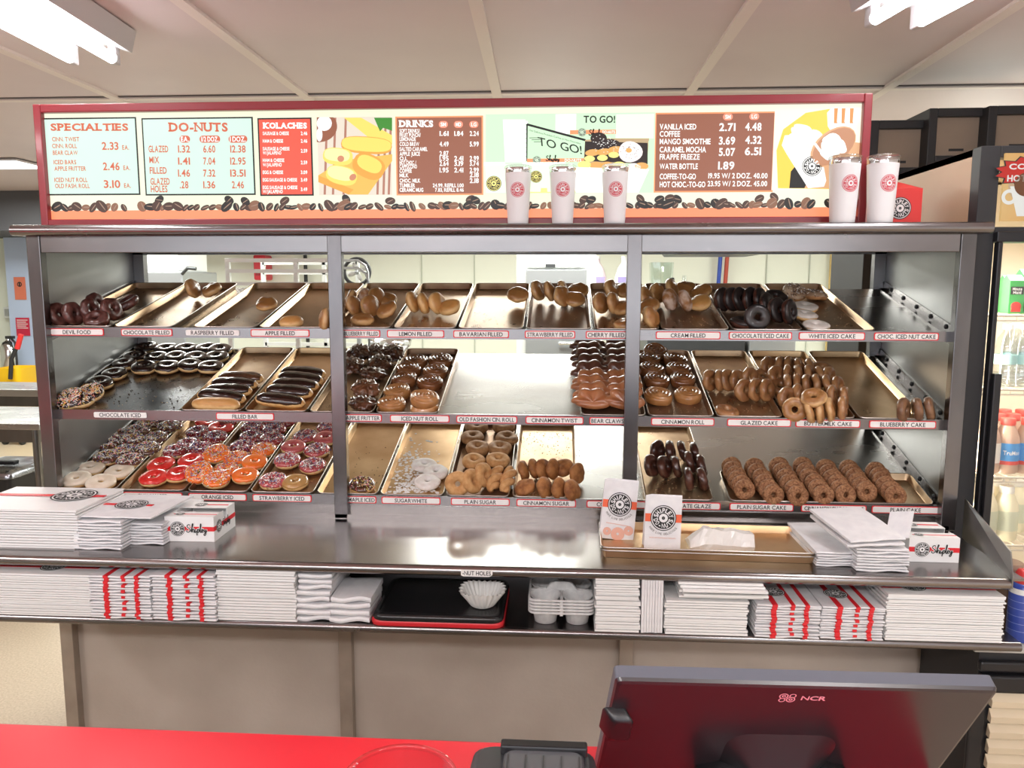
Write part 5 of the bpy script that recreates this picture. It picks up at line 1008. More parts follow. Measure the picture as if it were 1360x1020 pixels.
# serving trays
for i, (cc, nm) in enumerate(((mat('red_tray_plastic', (.60, .02, .03), .35), 'red serving tray under the black one'), (mat('black_tray_plastic', (.012, .012, .013), .25), 'black serving tray lying on the red one'))):
    a = atY(492 + 2 * i, 820, CY); b = atY(668 - i, 820, CY); w_ = b.x - a.x; g = G(); r = .028; z = .0
    g.loft([rrect(w_, .27, r, 0, 8), rrect(w_ + .004, .274, r, .006, 8), rrect(w_ + .002, .272, r, .012, 8), rrect(w_ - .006, .264, r, .018, 8), rrect(w_ - .03, .24, r * .7, .019, 8), rrect(w_ - .034, .236, r * .7, .0175, 8)], cap1=True)
    o = g.obj('serving_tray', cc, loc=((a.x + b.x) / 2, CY + .132, ZL + .0005 + i * .013)); tag(o, nm, 'tray')
# paper coffee filter
p = atY(641, 800, CY + .075); g = G(); n = 96; lp = []
for q, (r_, z) in enumerate(((.030, 0), (.033, .003), (.045, .022), (.060, .046))): lp.append([((r_ + (.0028 * q / 1.5) * math.cos(24 * 2 * PI * i / n)) * math.cos(2 * PI * i / n), (r_ + (.0028 * q / 1.5) * math.cos(24 * 2 * PI * i / n)) * math.sin(2 * PI * i / n), z + (.0035 * math.sin(3 * 2 * PI * i / n) * (q > 2))) for i in range(n)])
g.loft(lp); g.loft([[(x * .985, y * .985, z + .0006) for x, y, z in l] for l in lp])
tag(g.obj('coffee_filter', mat('filter_paper', (.84, .83, .80), .8), loc=(p.x, CY + .075, ZL + .0335)), 'fluted white paper coffee filter sitting on the black tray', 'coffee filter')
# drink carriers
PULP = mat('grey_pulp', (.55, .55, .55), .9, c2=(.66, .66, .65), scale=60, bump=.5, bscale=90)
a = atY(702, 790, CY + .02); b = atY(790, 790, CY + .02); w_ = b.x - a.x; cxm = (a.x + b.x) / 2; g = G(); D_ = w_ * .95
g.loft([rrect(w_, D_, .02, 0, 6), rrect(w_ + .004, D_ + .004, .02, .0035, 6), rrect(w_ - .008, D_ - .008, .018, .005, 6)], cap0=False)
for sx in (-1, 1):
    for sy in (-1, 1): g.lathe([(.026, -.034), (.029, -.033), (.034, -.006), (.041, .004), (.0415, .006)], 24, 0, T(sx * w_ * .245, sy * D_ * .245, 0), capt=False)
g.span(-w_ * .5, w_ * .5, -.004, .004, -.004, .004); g.span(-.004, .004, -D_ * .5, D_ * .5, -.004, .004)
me_c = g.mesh('drink_carrier', PULP)
g = G(); g.loft([rrect(w_ * .5, .012, .004, .004, 4), rrect(w_ * .34, .010, .004, .022, 4), rrect(w_ * .2, .008, .003, .026, 4)], cap1=True); hm = g.mesh('center_ridge', PULP)
for i in range(5):
    o = bpy.data.objects.new('drink_carrier', me_c); col.objects.link(o); o.location = (cxm, CY + .02 + D_ / 2, ZL + .0345 + i * .0085); c = bpy.data.objects.new('center_ridge', hm); col.objects.link(c); c.parent = o
    tag(o, ('bottom grey pulp drink carrier resting on the lower shelf', 'second lowest pulp drink carrier in the nest', 'middle pulp drink carrier in the nest', 'second highest pulp drink carrier in the nest', 'top pulp drink carrier in the nest')[i], 'drink carrier', 'pulp cup carriers nested on the lower shelf')
# papers and boxes, right half
stack('carton', 791, 850, 830, 798, ZL, .20, 12, 'paper_sheet_pack', 'paper pack', 'lower bundle of folded papers right of the carriers', 'topmost folded paper of the lower bundle right of the carriers', 'folded white paper in the lower bundle right of the carriers', Yf=CY)
stack('carton', 791, 849, 797, 765, atY(820, 797.5, CY).z, .20, 11, 'paper_sheet_pack', 'paper pack', 'upper bundle of folded papers right of the carriers', 'topmost folded paper of the upper bundle right of the carriers', 'folded white paper in the upper bundle right of the carriers', Yf=CY)
xa = atY(852, 800, CY).x; xb = atY(881, 800, CY).x; hv = atY(866, 770, CY).z - ZL; tv = (xb - xa) / 8; vm = carton_mesh(hv, .2, tv * .95).mesh('standing_paper', PAPER)
for i in range(8):
    o = bpy.data.objects.new('standing_paper', vm); col.objects.link(o); o.matrix_world = T(xa + tv * i, CY + R.uniform(0, .003), ZL + .0005 + hv / 2) @ RY(-PI / 2) @ RZ(0) @ T(0, 0, -tv * .95)
    tag(o, 'white folded paper standing upright between papers and flat boxes', 'paper', 'folded papers standing on edge')
stack('carton', 883, 993, 832, 797, ZL, .30, 13, 'flattened_box', 'flattened box', 'flat boxes in the middle of the lower shelf', 'uppermost even flat box left of the right striped bags', CB + ' in the even stack left of the right striped bags', Yf=CY)
stack('carton', 905, 1018, 796, 775, atY(940, 796.5, CY - .012).z, .27, 6, 'flattened_box', 'flattened box', 'loose flat boxes on the middle stack', 'topmost loose flat box overhanging the right striped bags', 'loose flat box lying on the middle lower shelf stack', Yf=CY - .012, jit=.008)
for (a_, b_, lb, yb_, yt_) in ((1003, 1089, 'left', 848, 803), (1090, 1174, 'right', 851, 806)):
    stack('bag', a_, b_, yb_, yt_, ZL, .33, 13, 'striped_bag', 'paper bag', 'red-striped bags, %s of the two right stacks' % lb, 'topmost red-striped bag, %s stack of the right pair, lower shelf' % lb, 'red-striped white bag in the %s stack of the right pair, lower shelf' % lb, Yf=CY - .006, stripes=ST, deco=lambda o, w_, d_, t_: deco_box(o, w_, d_, t_, -.12, .25, .030, band=False))
stack('carton', 1177, 1333, 857, 790, ZL, .34, 24, 'flattened_box', 'flattened box', 'flat boxes stacked at the right end of the lower shelf', 'red-banded flat box topmost at the right end of the lower shelf', CB + ' within the tall stack at the right end of the lower shelf', Yf=CY - .004, deco=lambda o, w_, d_, t_: deco_box(o, w_, d_, t_, -.22, .15, .032))

# sheet pan with its bags
a = atZ(800, 741, ZT); b = atZ(1083, 750, ZT); w_ = (b - a).length; ang = math.atan2((b - a).y, (b - a).x); PMX = T((a.x + b.x) / 2, (a.y + b.y) / 2, ZT + .0005) @ RZ(ang) @ T(0, .115, 0)
for i in range(2):
    o = tray_mesh(w_ + .01, .235, .022, .02).obj('sheet_pan', [TRAYG, LIPM], M=PMX @ T(0, 0, i * .0085)); tag(o, ('lower browned sheet pan under another on the worktop', 'upper browned sheet pan holding the two emblem bags')[i], 'tray', 'sheet pans nested on the worktop')
PANZ = ZT + .0105
ORP = mat('orange_red_print', (.80, .13, .05), .5); FAINT = mat('faint_pink_print', (.75, .42, .33), .6)
def bag(px0, px1, pyb, pyt, yy, d_, lean, label, extra, spin=0):
    b0 = atZ(px0, pyb, PANZ); b1 = atZ(px1, pyb + .5, PANZ); w_ = (b1 - b0).length; h = (atY((px0 + px1) / 2, pyt, b0.y).z - PANZ) * 1.0
    t = thing('paper_bag', label, 'paper bag', M=T((b0.x + b1.x) / 2, b0.y, PANZ) @ RZ(spin) @ RY(lean), group='printed bags standing in the sheet pan')
    g = G(); L_ = []
    for q in range(9):
        z = h * q / 8; k_ = 1 - q / 8; dd = d_ * (k_ ** .7) + .003; yo = d_ * .35 * (1 - k_) ; lo = []
        N = 6
        for i in range(N): lo.append((-w_ / 2 + w_ * i / N, yo + nz(i, q, w_ * 50, .8, .0015), z + (nz(i, 3, 1, .9, .004) if q == 8 else 0)))
        for i in range(2): lo.append((w_ / 2 - (.004 if i else 0) * k_, yo + dd * i / 2, z))
        for i in range(N): lo.append((w_ / 2 - w_ * i / N, yo + dd, z + (.004 if q == 8 else 0)))
        for i in range(2): lo.append((-w_ / 2 + (.004 if i else 0) * k_, yo + dd - dd * i / 2, z))
        L_.append(lo)
    g.loft(L_, cap1=True, smooth=False); g.obj('body', PAPER, t)
    f = lambda u, v, z: (u, d_ * .35 * (v / h) - z - .0022, v)
    rr = w_ * .355; zc = h * .60; g = G()
    for sx in (-1, 1): g.add([f(sx * w_ * .5, zc - .011, 0), f(sx * rr * .95, zc - .011, 0), f(sx * rr * .95, zc + .011, 0), f(sx * w_ * .5, zc + .011, 0)], [(0, 1, 2, 3)])
    g.obj('red_band', ORP, t)
    g = G(); emblem(g, f, 0, zc, rr, 0, 1, .0003); arctext(g, f, 'MAKE LIFE DELICIOUS', 0, zc, rr * 1.25, rr * .17, -PI / 2, PI * .62, .0002, 0, inward=True, bold=.0); g.obj('round_emblem', [INK, PAPER], t)
    g = G()
    if extra:
        for (u, v, q) in ((-.3, .13, .12), (.02, .1, .2), (.33, .17, .14)): ringstrip(g, f, u * w_, v * h, q * w_ * .2, q * w_, .0003, 0, 20, 1)
        g.add([f(-.35 * w_, .27 * h, 0.0003), f(.38 * w_, .24 * h, .0003), f(.38 * w_, .25 * h, .0003), f(-.35 * w_, .28 * h, .0003)], [(0, 1, 2, 3)])
    else: text(g, 'MAKE LIFE DELICIOUS AT DONUTS', f, -.36 * w_, .36 * w_, .22 * h, .0032, 0, .01, z=.0003)
    g.obj('faint_print', FAINT, t); return t
bag(796, 841, 716, 640, 0, .05, .085, 'white paper bag with round emblem and faint doughnut prints, left in the sheet pan', True)
bag(855, 903, 730, 661, 0, .045, .03, 'white paper bag with round emblem standing right of the other bag', False)
# glassine bag lying in the pan
a = atZ(917, 731, PANZ); b = atZ(1004, 735, PANZ); w_ = b.x - a.x; g = G(); L_ = []
for i in range(15):
    x = -w_ / 2 + w_ * i / 14; k_ = .3 + .7 * min(1, i / 3); hgt = (.062 - .018 * i / 14) * k_; lo = []
    for (yy, zz) in ((0, 0), (-.004, .3), (.004, .62), (.012, .95), (.03, 1.0), (.06, .8), (.08, .3), (.085, 0)): lo.append((x, yy + nz(x, zz, 1, 40, .006), max(.0, zz * hgt * (1 + nz(x, yy, 4, 25, .25)))))
    L_.append(lo)
g.loft(L_, cap1=True, smooth=False)
tag(g.obj('glassine_bag', mat('glassine_paper', (.78, .77, .74), .5, c2=(.72, .70, .66), scale=12, coat=.2), loc=((a.x + b.x) / 2, a.y + .004, PANZ + .0005)), 'crumpled plain waxy white bag lying in the sheet pan', 'paper bag')

# ================================================================== red counter and what stands on it
CZ = .92; cf = atZ(400, 974, CZ).y
ct = thing('service_counter', 'bright red laminate service counter in the foreground', 'counter', (-1, cf - .4, 0))
REDC = mat('red_laminate', (.80, .008, .03), .32, coat=.2)
g = G(); g.span(-3.4, .745, cf - .85, cf, CZ - .035, CZ); wpart(g, 'countertop', REDC, ct, bevel=.006)
g = G(); g.span(-3.36, .70, cf - .80, cf - .05, 0, CZ - .035); wpart(g, 'counter_body', mat('counter_side', (.55, .53, .5), .5), ct)
# clear plastic tub
p = atZ(530, 1035, 1.04); t = thing('clear_tub', 'clear round plastic tub on the red counter left of the printer', 'container', (p.x, p.y, CZ + .0005))
G().lathe([(.045, 0), (.048, .002), (.0615, .118), (.0615, .118)], 48, capt=False).obj('body', glassmat('clear_tub_plastic', (.97, .93, .93), .12), t)
G().lathe([(.0605, .116), (.0645, .1165), (.0655, .119), (.064, .1215), (.061, .1205)], 48, capb=False, capt=False).obj('rim', glassmat('tub_rim', (.92, .80, .82), .2), t)
# receipt printer
pz = 1.045; a = atZ(628, 984, pz); b = atZ(792, 988, pz); w_ = b.x - a.x; t = thing('receipt_printer', 'dark grey receipt printer on the red counter beside the monitor', 'printer', ((a.x + b.x) / 2, a.y - .10, CZ + .0005))
DG = mat('dark_grey_plastic', (.045, .047, .052), .38, coat=.2); h = pz - CZ
g = G(); g.loft([rrect(w_, .20, .02, 0), rrect(w_ + .004, .204, .022, .02), rrect(w_ + .004, .204, .022, h - .025), rrect(w_ - .006, .196, .02, h - .006), rrect(w_ - .02, .18, .018, h)], cap1=True); g.obj('case', DG, t)
g = G(); g.loft([rrect(w_ * .62, .15, .012, h - .004, 5, w_ * .08, .0), rrect(w_ * .62, .15, .012, h + .006, 5, w_ * .08, .0), rrect(w_ * .58, .14, .01, h + .009, 5, w_ * .08, .0)], cap1=True); c = g.obj('paper_cover', mat('grey_plastic', (.10, .105, .115), .32, coat=.3), t)
g = G()
for i in range(5): g.span(w_ * .08 - .04 + i * .02 - .0008, w_ * .08 - .04 + i * .02 + .0008, -.06, .06, h + .009, h + .0105)
g.obj('cover_ribs', DG, c)
G().span(-w_ * .26, w_ * .42, .07, .085, h + .002, h + .014).obj('tear_bar', BLACK, t, bevel=.002)
G().span(-w_ * .44, -w_ * .32, -.02, .03, h - .003, h + .002).obj('feed_button', BLACK, t, bevel=.002)
G().span(-w_ * .43, -w_ * .34, -.055, -.035, h - .003, h + .002).obj('status_light', mat('pale_blue_light', (.45, .75, .9), .3, emit=.8), t, bevel=.001)

# monitor seen from behind: its edges meet at (611, 1872) in the picture
dv = (FWD + RGT * ((611 - 680) / FL) - UPV * ((1872 - 510) / FL)).normalized()
r1, r2 = ray(818, 903), ray(1328, 916); k_ = r1.dot(dv) / r2.dot(dv); v_ = r2 * k_ - r1; aa = .47 / v_.length
TL = CAM + r1 * aa; TRr = CAM + r2 * aa * k_; ux = (TRr - TL).normalized(); wm = .47; hm_ = .29; nrm = ux.cross(dv).normalized()
if nrm.dot(CAM - TL) < 0: nrm = -nrm
Mm = Matrix((ux, dv, nrm)).transposed().to_4x4(); Mm.translation = TL   # local: x along the top edge, y down the back, z towards us
ccx = TL + ux * wm / 2 + dv * hm_ * .72
mon = thing('pos_monitor', 'black touchscreen till monitor seen from behind at the right front', 'monitor', (ccx.x - .02, ccx.y - .0, CZ + .0005)); inv = mon.matrix_basis.inverted()
def mpart(g, n, mt, par=mon, bevel=0):
    g.v = [tuple(Mm @ Vector(p)) for p in g.v]; o = g.obj(n, mt, par, bevel=bevel)
    if par is mon: o.matrix_parent_inverse = inv
    return o
MB_ = mat('monitor_plastic', (.020, .014, .017), .33, coat=.35, coatr=.22); EDGE = mat('monitor_edge_grey', (.13, .14, .17), .35)
g = G(); g.loft([rrect(wm, hm_, .006, -.004, 5, wm / 2, hm_ / 2), rrect(wm - .004, hm_ - .004, .006, .0, 5, wm / 2, hm_ / 2), rrect(wm - .012, hm_ - .012, .006, .0015, 5, wm / 2, hm_ / 2)], cap1=True, smooth=False); mpart(g, 'back_cover', MB_)
g = G(); g.loft([rrect(wm, hm_, .006, -.020, 5, wm / 2, hm_ / 2), rrect(wm, hm_, .006, -.004, 5, wm / 2, hm_ / 2)], cap1=True, smooth=False); mpart(g, 'bezel', EDGE)
g = G(); g.span(.012, wm - .012, .012, hm_ - .012, -.0215, -.020); mpart(g, 'screen', mat('screen_glass', (.02, .02, .025), .1))
g = G(); f = lambda u, v, z: (u, v, z + .0019)
LG = mat('pink_grey_logo', (.75, .32, .38), .35)
text(g, 'NCR', lambda u, v, z: (u, -v, .0021), .232, .263, -.030, .0088, 0, .03)
for cx_, cy_ in ((.2095, .0225), (.2195, .0295)):
    ringstrip(g, lambda u, v, z: (u, v, .0021), cx_, cy_, .0042, .0058, 0, 0, 20, 1); ringstrip(g, lambda u, v, z: (u, v, .0021), cx_, cy_, .0012, .0026, 0, 0, 16, 1)
ringstrip(g, lambda u, v, z: (u, v, .0021), .2205, .0215, .0030, .0044, 0, 0, 16, 1); ringstrip(g, lambda u, v, z: (u, v, .0021), .209, .031, .0030, .0044, 0, 0, 16, 1)
mpart(g, 'maker_logo', LG)
g = G(); g.loft([rrect(.15, .16, .03, .0, 6, wm * .5, .19), rrect(.12, .13, .03, .012, 6, wm * .5, .195), rrect(.075, .09, .01, .03, 6, wm * .5, .2)], cap1=True); mpart(g, 'stand_mount', BLACK)
g = G(); g.loft([rrect(.03, .05, .006, .0, 5, .006, .085), rrect(.028, .05, .006, .016, 5, .014, .085), rrect(.02, .04, .006, .018, 5, .016, .085)], cap1=True); mpart(g, 'side_reader', BLACK)
mc = Mm @ Vector((wm * .5, .2, -.01)); base = Vector((mc.x, mc.y + .03, CZ))
g = G(); g.tube([mc, mc + (base - mc) * .5 + Vector((0, .01, 0)), base + Vector((0, 0, .03))], .025, 12); o = wpart(g, 'stand_arm', BLACK, mon)
g = G(); g.loft([rrect(.2, .2, .02, CZ + .001, 5, base.x, base.y), rrect(.2, .2, .02, CZ + .015, 5, base.x, base.y), rrect(.12, .12, .02, CZ + .03, 5, base.x, base.y)], cap1=True); wpart(g, 'stand_base', BLACK, mon)
# ================================================================== right: glass-door cooler
cp = atY(1304, 195, .06); XC = cp.x; ZC = cp.z; CYF = .06
KRAFT = mat('tan_side_panel', (.50, .33, .19), .55, c2=(.56, .39, .24), scale=3)
cool = thing('drinks_cooler', 'tall black glass-door drinks cooler with tan side at the right edge', 'cooler', (XC + .45, CYF + .3, 0))
XE = XC + 1.25; DL = atY(1326, 330, CYF).x; DT = atY(1330, 322, CYF).z; IH = CYF + .62
g = G(); g.span(XC, XC + .02, CYF + .05, CYF + .75, 0, ZC); g.span(XE - .02, XE, CYF + .05, CYF + .75, 0, ZC); g.span(XC, XE, CYF + .05, CYF + .75, ZC - .02, ZC); g.span(XC, XE, CYF + .73, CYF + .75, 0, ZC); wpart(g, 'cabinet', KRAFT, cool)
g = G(); g.span(XC, XC + .055, CYF + .0, CYF + .05, .0, ZC + .003); g.span(XC + .055, XE - .05, CYF + .0, CYF + .05, ZC - .03, ZC + .003); g.span(XC + .055, XE - .05, CYF, CYF + .05, DT, DT + .045); g.span(XC + .055, XE - .05, CYF, CYF + .05, .02, .12); g.span(XE - .05, XE, CYF, CYF + .05, 0, ZC); wpart(g, 'front_frame', BLACKM, cool, bevel=.002)
g = G(); g.span(XC + .055, DL, CYF - .025, CYF, .40, DT); g.span(XC + .05, XE, CYF - .025, CYF, DT - .0, DT + .03); g.span(XC + .05, XE, CYF - .025, CYF, .36, .42); o = wpart(g, 'door', BLACK, cool, bevel=.003)
g = G(); g.span(XC + .062, XC + .085, CYF - .045, CYF - .025, .75, 1.33); g.obj('handle', BLACK, o, bevel=.004)
g = G(); g.span(DL, XE - .05, CYF - .012, CYF - .008, .42, DT); g.obj('glass_pane', glassmat('clear_glass'), o)
INN = mat('cooler_interior', (.72, .64, .50), .5)
g = G(); g.span(XC + .02, XE - .02, IH, IH + .01, .3, ZC - .03); g.span(XC + .021, XC + .035, CYF + .05, IH, .3, ZC - .3); g.span(XE - .035, XE - .021, CYF + .05, IH, .3, ZC - .3); g.span(XC + .02, XE - .02, CYF + .05, IH, .38, .42); wpart(g, 'interior_liner', INN, cool)
l = area('unseen_light', (XC + .09, CYF + .075, 1.15), .02, 1.3, 3.0, (1, .93, .78), (PI / 2, 0, -PI / 2 + .5)); l.rotation_euler = (PI / 2, 0, math.radians(-50))
area('unseen_light', (XC + .6, CYF + .15, DT + .01), 1.0, .1, 8, (1, .95, .85))
g = G(); g.span(XC + .3, XE - .3, CYF + .1, CYF + .14, DT + .012, DT + .03); wpart(g, 'cooler_lamp', mat('cooler_tube', (1, .97, .9), .4, emit=3), cool)
# lit sign above the door
sx0 = atY(1330, 250, CYF).x; sz0 = atY(1330, 294, CYF).z; sz1 = atY(1330, 204, CYF).z
g = G(); g.span(sx0, XE - .05, CYF - .008, CYF, sz0, sz1); o = wpart(g, 'advert_panel', mat('advert_orange', (.80, .42, .12), .4, c2=(.85, .58, .25), scale=3, emit=.45), cool)
fy = lambda u, v, z: (u, CYF - .009 - z, v)
g = G(); bx, bz = atY(1363, 232, CYF).x, atY(1363, 229, CYF).z; P_ = []
for i in range(24): r_ = (.075 if i % 2 else .058); a_ = 2 * PI * i / 24; P_.append((bx + r_ * 1.35 * math.cos(a_), CYF - .0095, bz + r_ * .62 * math.sin(a_)))
g.add([(x, y - .0002, z) for x, y, z in P_], [tuple(reversed(range(24)))], 2); g.add([(bx + (x - bx) * .93, y - .0008, bz + (z - bz) * .93) for x, y, z in P_], [tuple(reversed(range(24)))], 0)
text(g, 'COFFEE', fy, bx - .055, bx + .055, bz + .008, .015, 1, .03, z=.0014); text(g, 'HOT', fy, bx - .058, bx - .005, bz - .026, .017, 1, .03, z=.0014)
ux_, uz_ = atY(1352, 262, CYF).x, atY(1352, 262, CYF).z
ringstrip(g, fy, ux_ + .01, uz_ + .03, 0, .045, .0006, 3, 28, 2, 1.0); g.add([fy(ux_ - .03, uz_ + .03, .0010), fy(ux_ + .055, uz_ + .03, .0010), fy(ux_ + .04, uz_ - .055, .0010), fy(ux_ - .005, uz_ - .055, .0010)], [(0, 1, 2, 3)], 1)
ringstrip(g, fy, ux_ - .03, uz_ + .0, .012, .022, .0012, 1, 20, 1); ringstrip(g, fy, ux_ + .015, uz_ + .035, 0, .034, .0014, 4, 24, 1)
g.obj('advert_print', [mat('advert_red', (.70, .03, .02), .4, emit=.4), mat('advert_white', (.85, .85, .8), .4, emit=.5), INK, mat('advert_tan', (.7, .5, .3), .4, emit=.4), mat('advert_brown', (.25, .09, .03), .4, emit=.3)], o)
WIRE = mat('cream_wire', (.62, .56, .45), .4)
def zat(py): return atY(1345, py, CYF + .07).z
LV = [zat(418), zat(516), zat(632), zat(722)]
for z in LV:
    t = g = G()
    for i in range(34): x = XC + .04 + i * .036; g.cyl((x, CYF + .06, z), (x, IH - .01, z), .0022, 6)
    for yy in (CYF + .06, CYF + .3, IH - .01): g.cyl((XC + .03, yy, z - .003), (XE - .03, yy, z - .003), .0035, 8)
    g.cyl((XC + .03, CYF + .06, z - .018), (XE - .03, CYF + .06, z - .018), .003, 8)
    for i in range(30): x = XC + .05 + i * .04; g.cyl((x, CYF + .06, z - .018), (x, CYF + .06, z), .0015, 5)
    wpart(g, 'wire_shelf', WIRE, cool)
def xat(px, yy=CYF + .11): return atY(px, 500, yy).x
# juice cartons
JG = mat('juice_carton_green', (.06, .36, .09), .45); BLK = mat('label_black', (.03, .03, .03), .5)
for i, (x, yy, hh) in enumerate(((xat(1336), CYF + .11, .10), (xat(1358), CYF + .11, .10), (xat(1352, CYF + .2), CYF + .20, .12), (xat(1376), CYF + .11, .10), (xat(1330, CYF + .2), CYF + .20, .10))):
    t = thing('juice_carton', ('green juice carton at the front left of the top cooler shelf', 'green juice carton in front, second from left, top cooler shelf', 'taller green juice carton standing behind the front two', 'green juice carton at the right edge of the picture', 'green juice carton behind the front left one')[i], 'juice carton', (x, yy, LV[0] + .003), 'green juice cartons in the cooler')
    g = G(); g.span(-.022, .022, -.022, .022, 0, hh); g.add([(-.022, -.022, hh), (.022, -.022, hh), (.022, .022, hh), (-.022, .022, hh), (-.022, 0, hh + .018), (.022, 0, hh + .018)], [(0, 1, 5, 4), (2, 3, 4, 5), (1, 2, 5), (3, 0, 4)]); g.obj('body', JG, t)
    g = G(); g.span(-.019, .019, -.0226, -.022, hh * .58, hh * .82); g.obj('name_label', BLK, t); g = G(); text(g, 'Minute', FXZ(0, -.0228, 0), -.014, .014, hh * .71, .009, 0); text(g, 'Maid', FXZ(0, -.0228, 0), -.012, .012, hh * .60, .009, 0); g.obj('label_lettering', WHITE, t)
    g = G(); g.ell((0, -.0225, hh * .22), (.016, .001, .014), 14, 8); g.span(-.014, .014, -.0229, -.022, .005, .014); g.obj('apple_print', mat('apple_red', (.65, .05, .04), .4), t)
# water bottles
WB = glassmat('bottle_plastic', (.90, .94, .96), .6)
for i, (px, yy) in enumerate(((1334, .11), (1356, .11), (1344, .19), (1368, .2))):
    t = thing('water_bottle', ('clear water bottle at the front left of the second cooler shelf', 'clear water bottle in front beside the leftmost one', 'clear water bottle standing behind the front pair', 'clear water bottle behind, at the right picture edge')[i], 'water bottle', (xat(px, CYF + yy), CYF + yy, LV[1] + .003), 'water bottles in the cooler')
    G().lathe([(.028, 0), (.032, .004), (.032, .05), (.030, .055), (.032, .06), (.032, .12), (.026, .15), (.013, .17), (.013, .18)], 20).obj('bottle', WB, t)
    G().lathe([(.0145, .178), (.0145, .193), (.012, .194)], 16).obj('cap', WHITE, t); G().lathe([(.0323, .07), (.0323, .10)], 20, capb=False, capt=False).obj('label_wrap', mat('aqua_label', (.35, .58, .55) if i != 9 else (0, 0, 0), .4), t)
# milk bottles
def milk(x, yy, z, c, capc, lab, label, grp, sc_=1.0, word=None):
    t = thing('milk_bottle', label, 'milk bottle', (x, yy, z), grp)
    G().lathe([(.030, 0), (.036, .005), (.037, .05), (.037, .10), (.034, .118), (.022, .148), (.018, .156)], 24).obj('bottle', c, t)
    G().lathe([(.0205, .152), (.0215, .155), (.0215, .172), (.019, .174)], 20).obj('cap', capc, t)
    G().lathe([(.0373, .035), (.0373, .098)], 24, capb=False, capt=False).obj('label_wrap', lab, t)
    if word:
        g = G(); text(g, word, lambda u, v, z_: (.0376 * math.sin(u / .0376), -.0376 * math.cos(u / .0376), v), -.026, .026, .062, .013, 0, .02); g.obj('label_lettering', WHITE, t)
        G().lathe([(.0375, .030), (.0375, .042)], 24, capb=False, capt=False).obj('label_band', mat('label_red', (.65, .08, .06), .4), t)
CHM = mat('chocolate_milk', (.50, .33, .24), .35, coat=.3); RC = mat('red_cap', (.72, .09, .07), .4); BLb = mat('blue_label', (.08, .30, .62), .4); VAN = mat('vanilla_milk', (.78, .72, .50), .35, coat=.3); LB2 = mat('pale_label', (.60, .62, .45), .5)
for i, (px, yy) in enumerate(((1319, .11), (1344, .11), (1372, .11), (1331, .20), (1350, .20), (1362, .29), (1338, .29))):
    milk(xat(px, CYF + yy), CYF + yy, LV[2] + .003, CHM, RC, BLb if i in (1, 2) else mat('cream_label', (.75, .70, .60), .5), ('red-capped chocolate milk with cream label, front left of the third cooler shelf', 'red-capped chocolate milk with blue label, front of the third cooler shelf', 'red-capped chocolate milk at the right picture edge', 'red-capped chocolate milk behind, between the front two', 'red-capped chocolate milk behind the blue-labelled one', 'red-capped milk farthest back on the right', 'red-capped milk farthest back on the left')[i], 'red-capped chocolate milks in the cooler', 1, 'TruMoo' if i in (1, 2) else None)
for i, (px, yy) in enumerate(((1322, .11), (1350, .11), (1336, .2), (1362, .2))):
    milk(xat(px, CYF + yy), CYF + yy, LV[3] + .003, VAN, mat('white_cap', (.8, .78, .7), .4), LB2, ('cream coloured milk bottle, front left of the lowest seen cooler shelf', 'cream coloured milk bottle, front right of the lowest seen cooler shelf', 'cream coloured milk bottle standing behind the front left one', 'cream coloured milk bottle standing behind the front right one')[i], 'cream milk bottles in the cooler')
# low black cabinet with cream louvres before the cooler
fy_ = -.33; zt2 = atY(1340, 861, fy_).z; lx = atY(1266, 880, fy_).x
lc = thing('louvred_cabinet', 'low black cabinet with cream louvred front beside the display case', 'cabinet', (lx + .4, fy_ + .15, 0))
lx2 = lx + .07
g = G(); g.span(lx2 - .02, lx + .95, fy_ - .004, fy_ + .32, zt2 - .012, zt2); wpart(g, 'top', mat('grey_worn_top', (.50, .49, .45), .4), lc, bevel=.002)
zl_ = atY(1340, 916, fy_).z
g = G(); g.span(lx2, lx + .95, fy_ + .01, fy_ + .32, 0.0, zt2 - .012); wpart(g, 'body', BLACKM, lc)
g = G(); g.span(lx2 - .005, lx + .95, fy_ - .01, fy_ + .01, zl_ + .05, zt2 - .035); g.span(lx2, lx + .95, fy_ - .02, fy_ + .01, zl_ + .0, zl_ + .045); g.span(lx2 - .02, lx2 + .02, fy_ - .005, fy_ + .01, 0, zl_); wpart(g, 'black_fascia', BLACK, lc, bevel=.006)
for i in range(13):
    z = zl_ - .028 - i * .043
    if z < .03: break
    g = G(); g.loft([[(lx2 + .03, fy_ + y, z + q) for y, q in ((0, .018), (-.014, .0), (-.012, -.018), (.004, -.016))], [(lx + .93, fy_ + y, z + q) for y, q in ((0, .018), (-.014, .0), (-.012, -.018), (.004, -.016))]], cap1=True, smooth=False); o = wpart(g, 'louvre', mat('cream_louvre', (.66, .56, .40), .5), lc)
    z -= .04
# spray can and amber jar on it
p = atY(1352, 858, -.27); t = thing('spray_can', 'blue spray can with red cap on the louvred cabinet', 'spray can', (p.x, -.27, zt2 + .0005))
G().lathe([(.030, 0), (.032, .003), (.032, .145), (.026, .155), (.022, .158)], 28).obj('can', mat('can_blue', (.035, .07, .36), .3, coat=.5), t); G().lathe([(.0225, .156), (.023, .158), (.021, .180), (.014, .192), (.0, .193)], 24, capb=False).obj('cap', mat('cap_red', (.62, .04, .04), .35), t)
G().lathe([(.0323, .13), (.0323, .145)], 28, capb=False, capt=False).obj('white_collar', WHITE, t)
g = G()
for k_ in range(5): g.lathe([(.0324, .03 + k_ * .02), (.0324, .031 + k_ * .02)], 28, capb=False, capt=False)
g.obj('label_lines', mat('pale_blue_print', (.30, .38, .66), .4), t)
p = atY(1345, 820, -.19); t = thing('amber_jar', 'amber plastic jar standing behind the spray can', 'jar', (p.x - .02, -.185, zt2 + .0005))
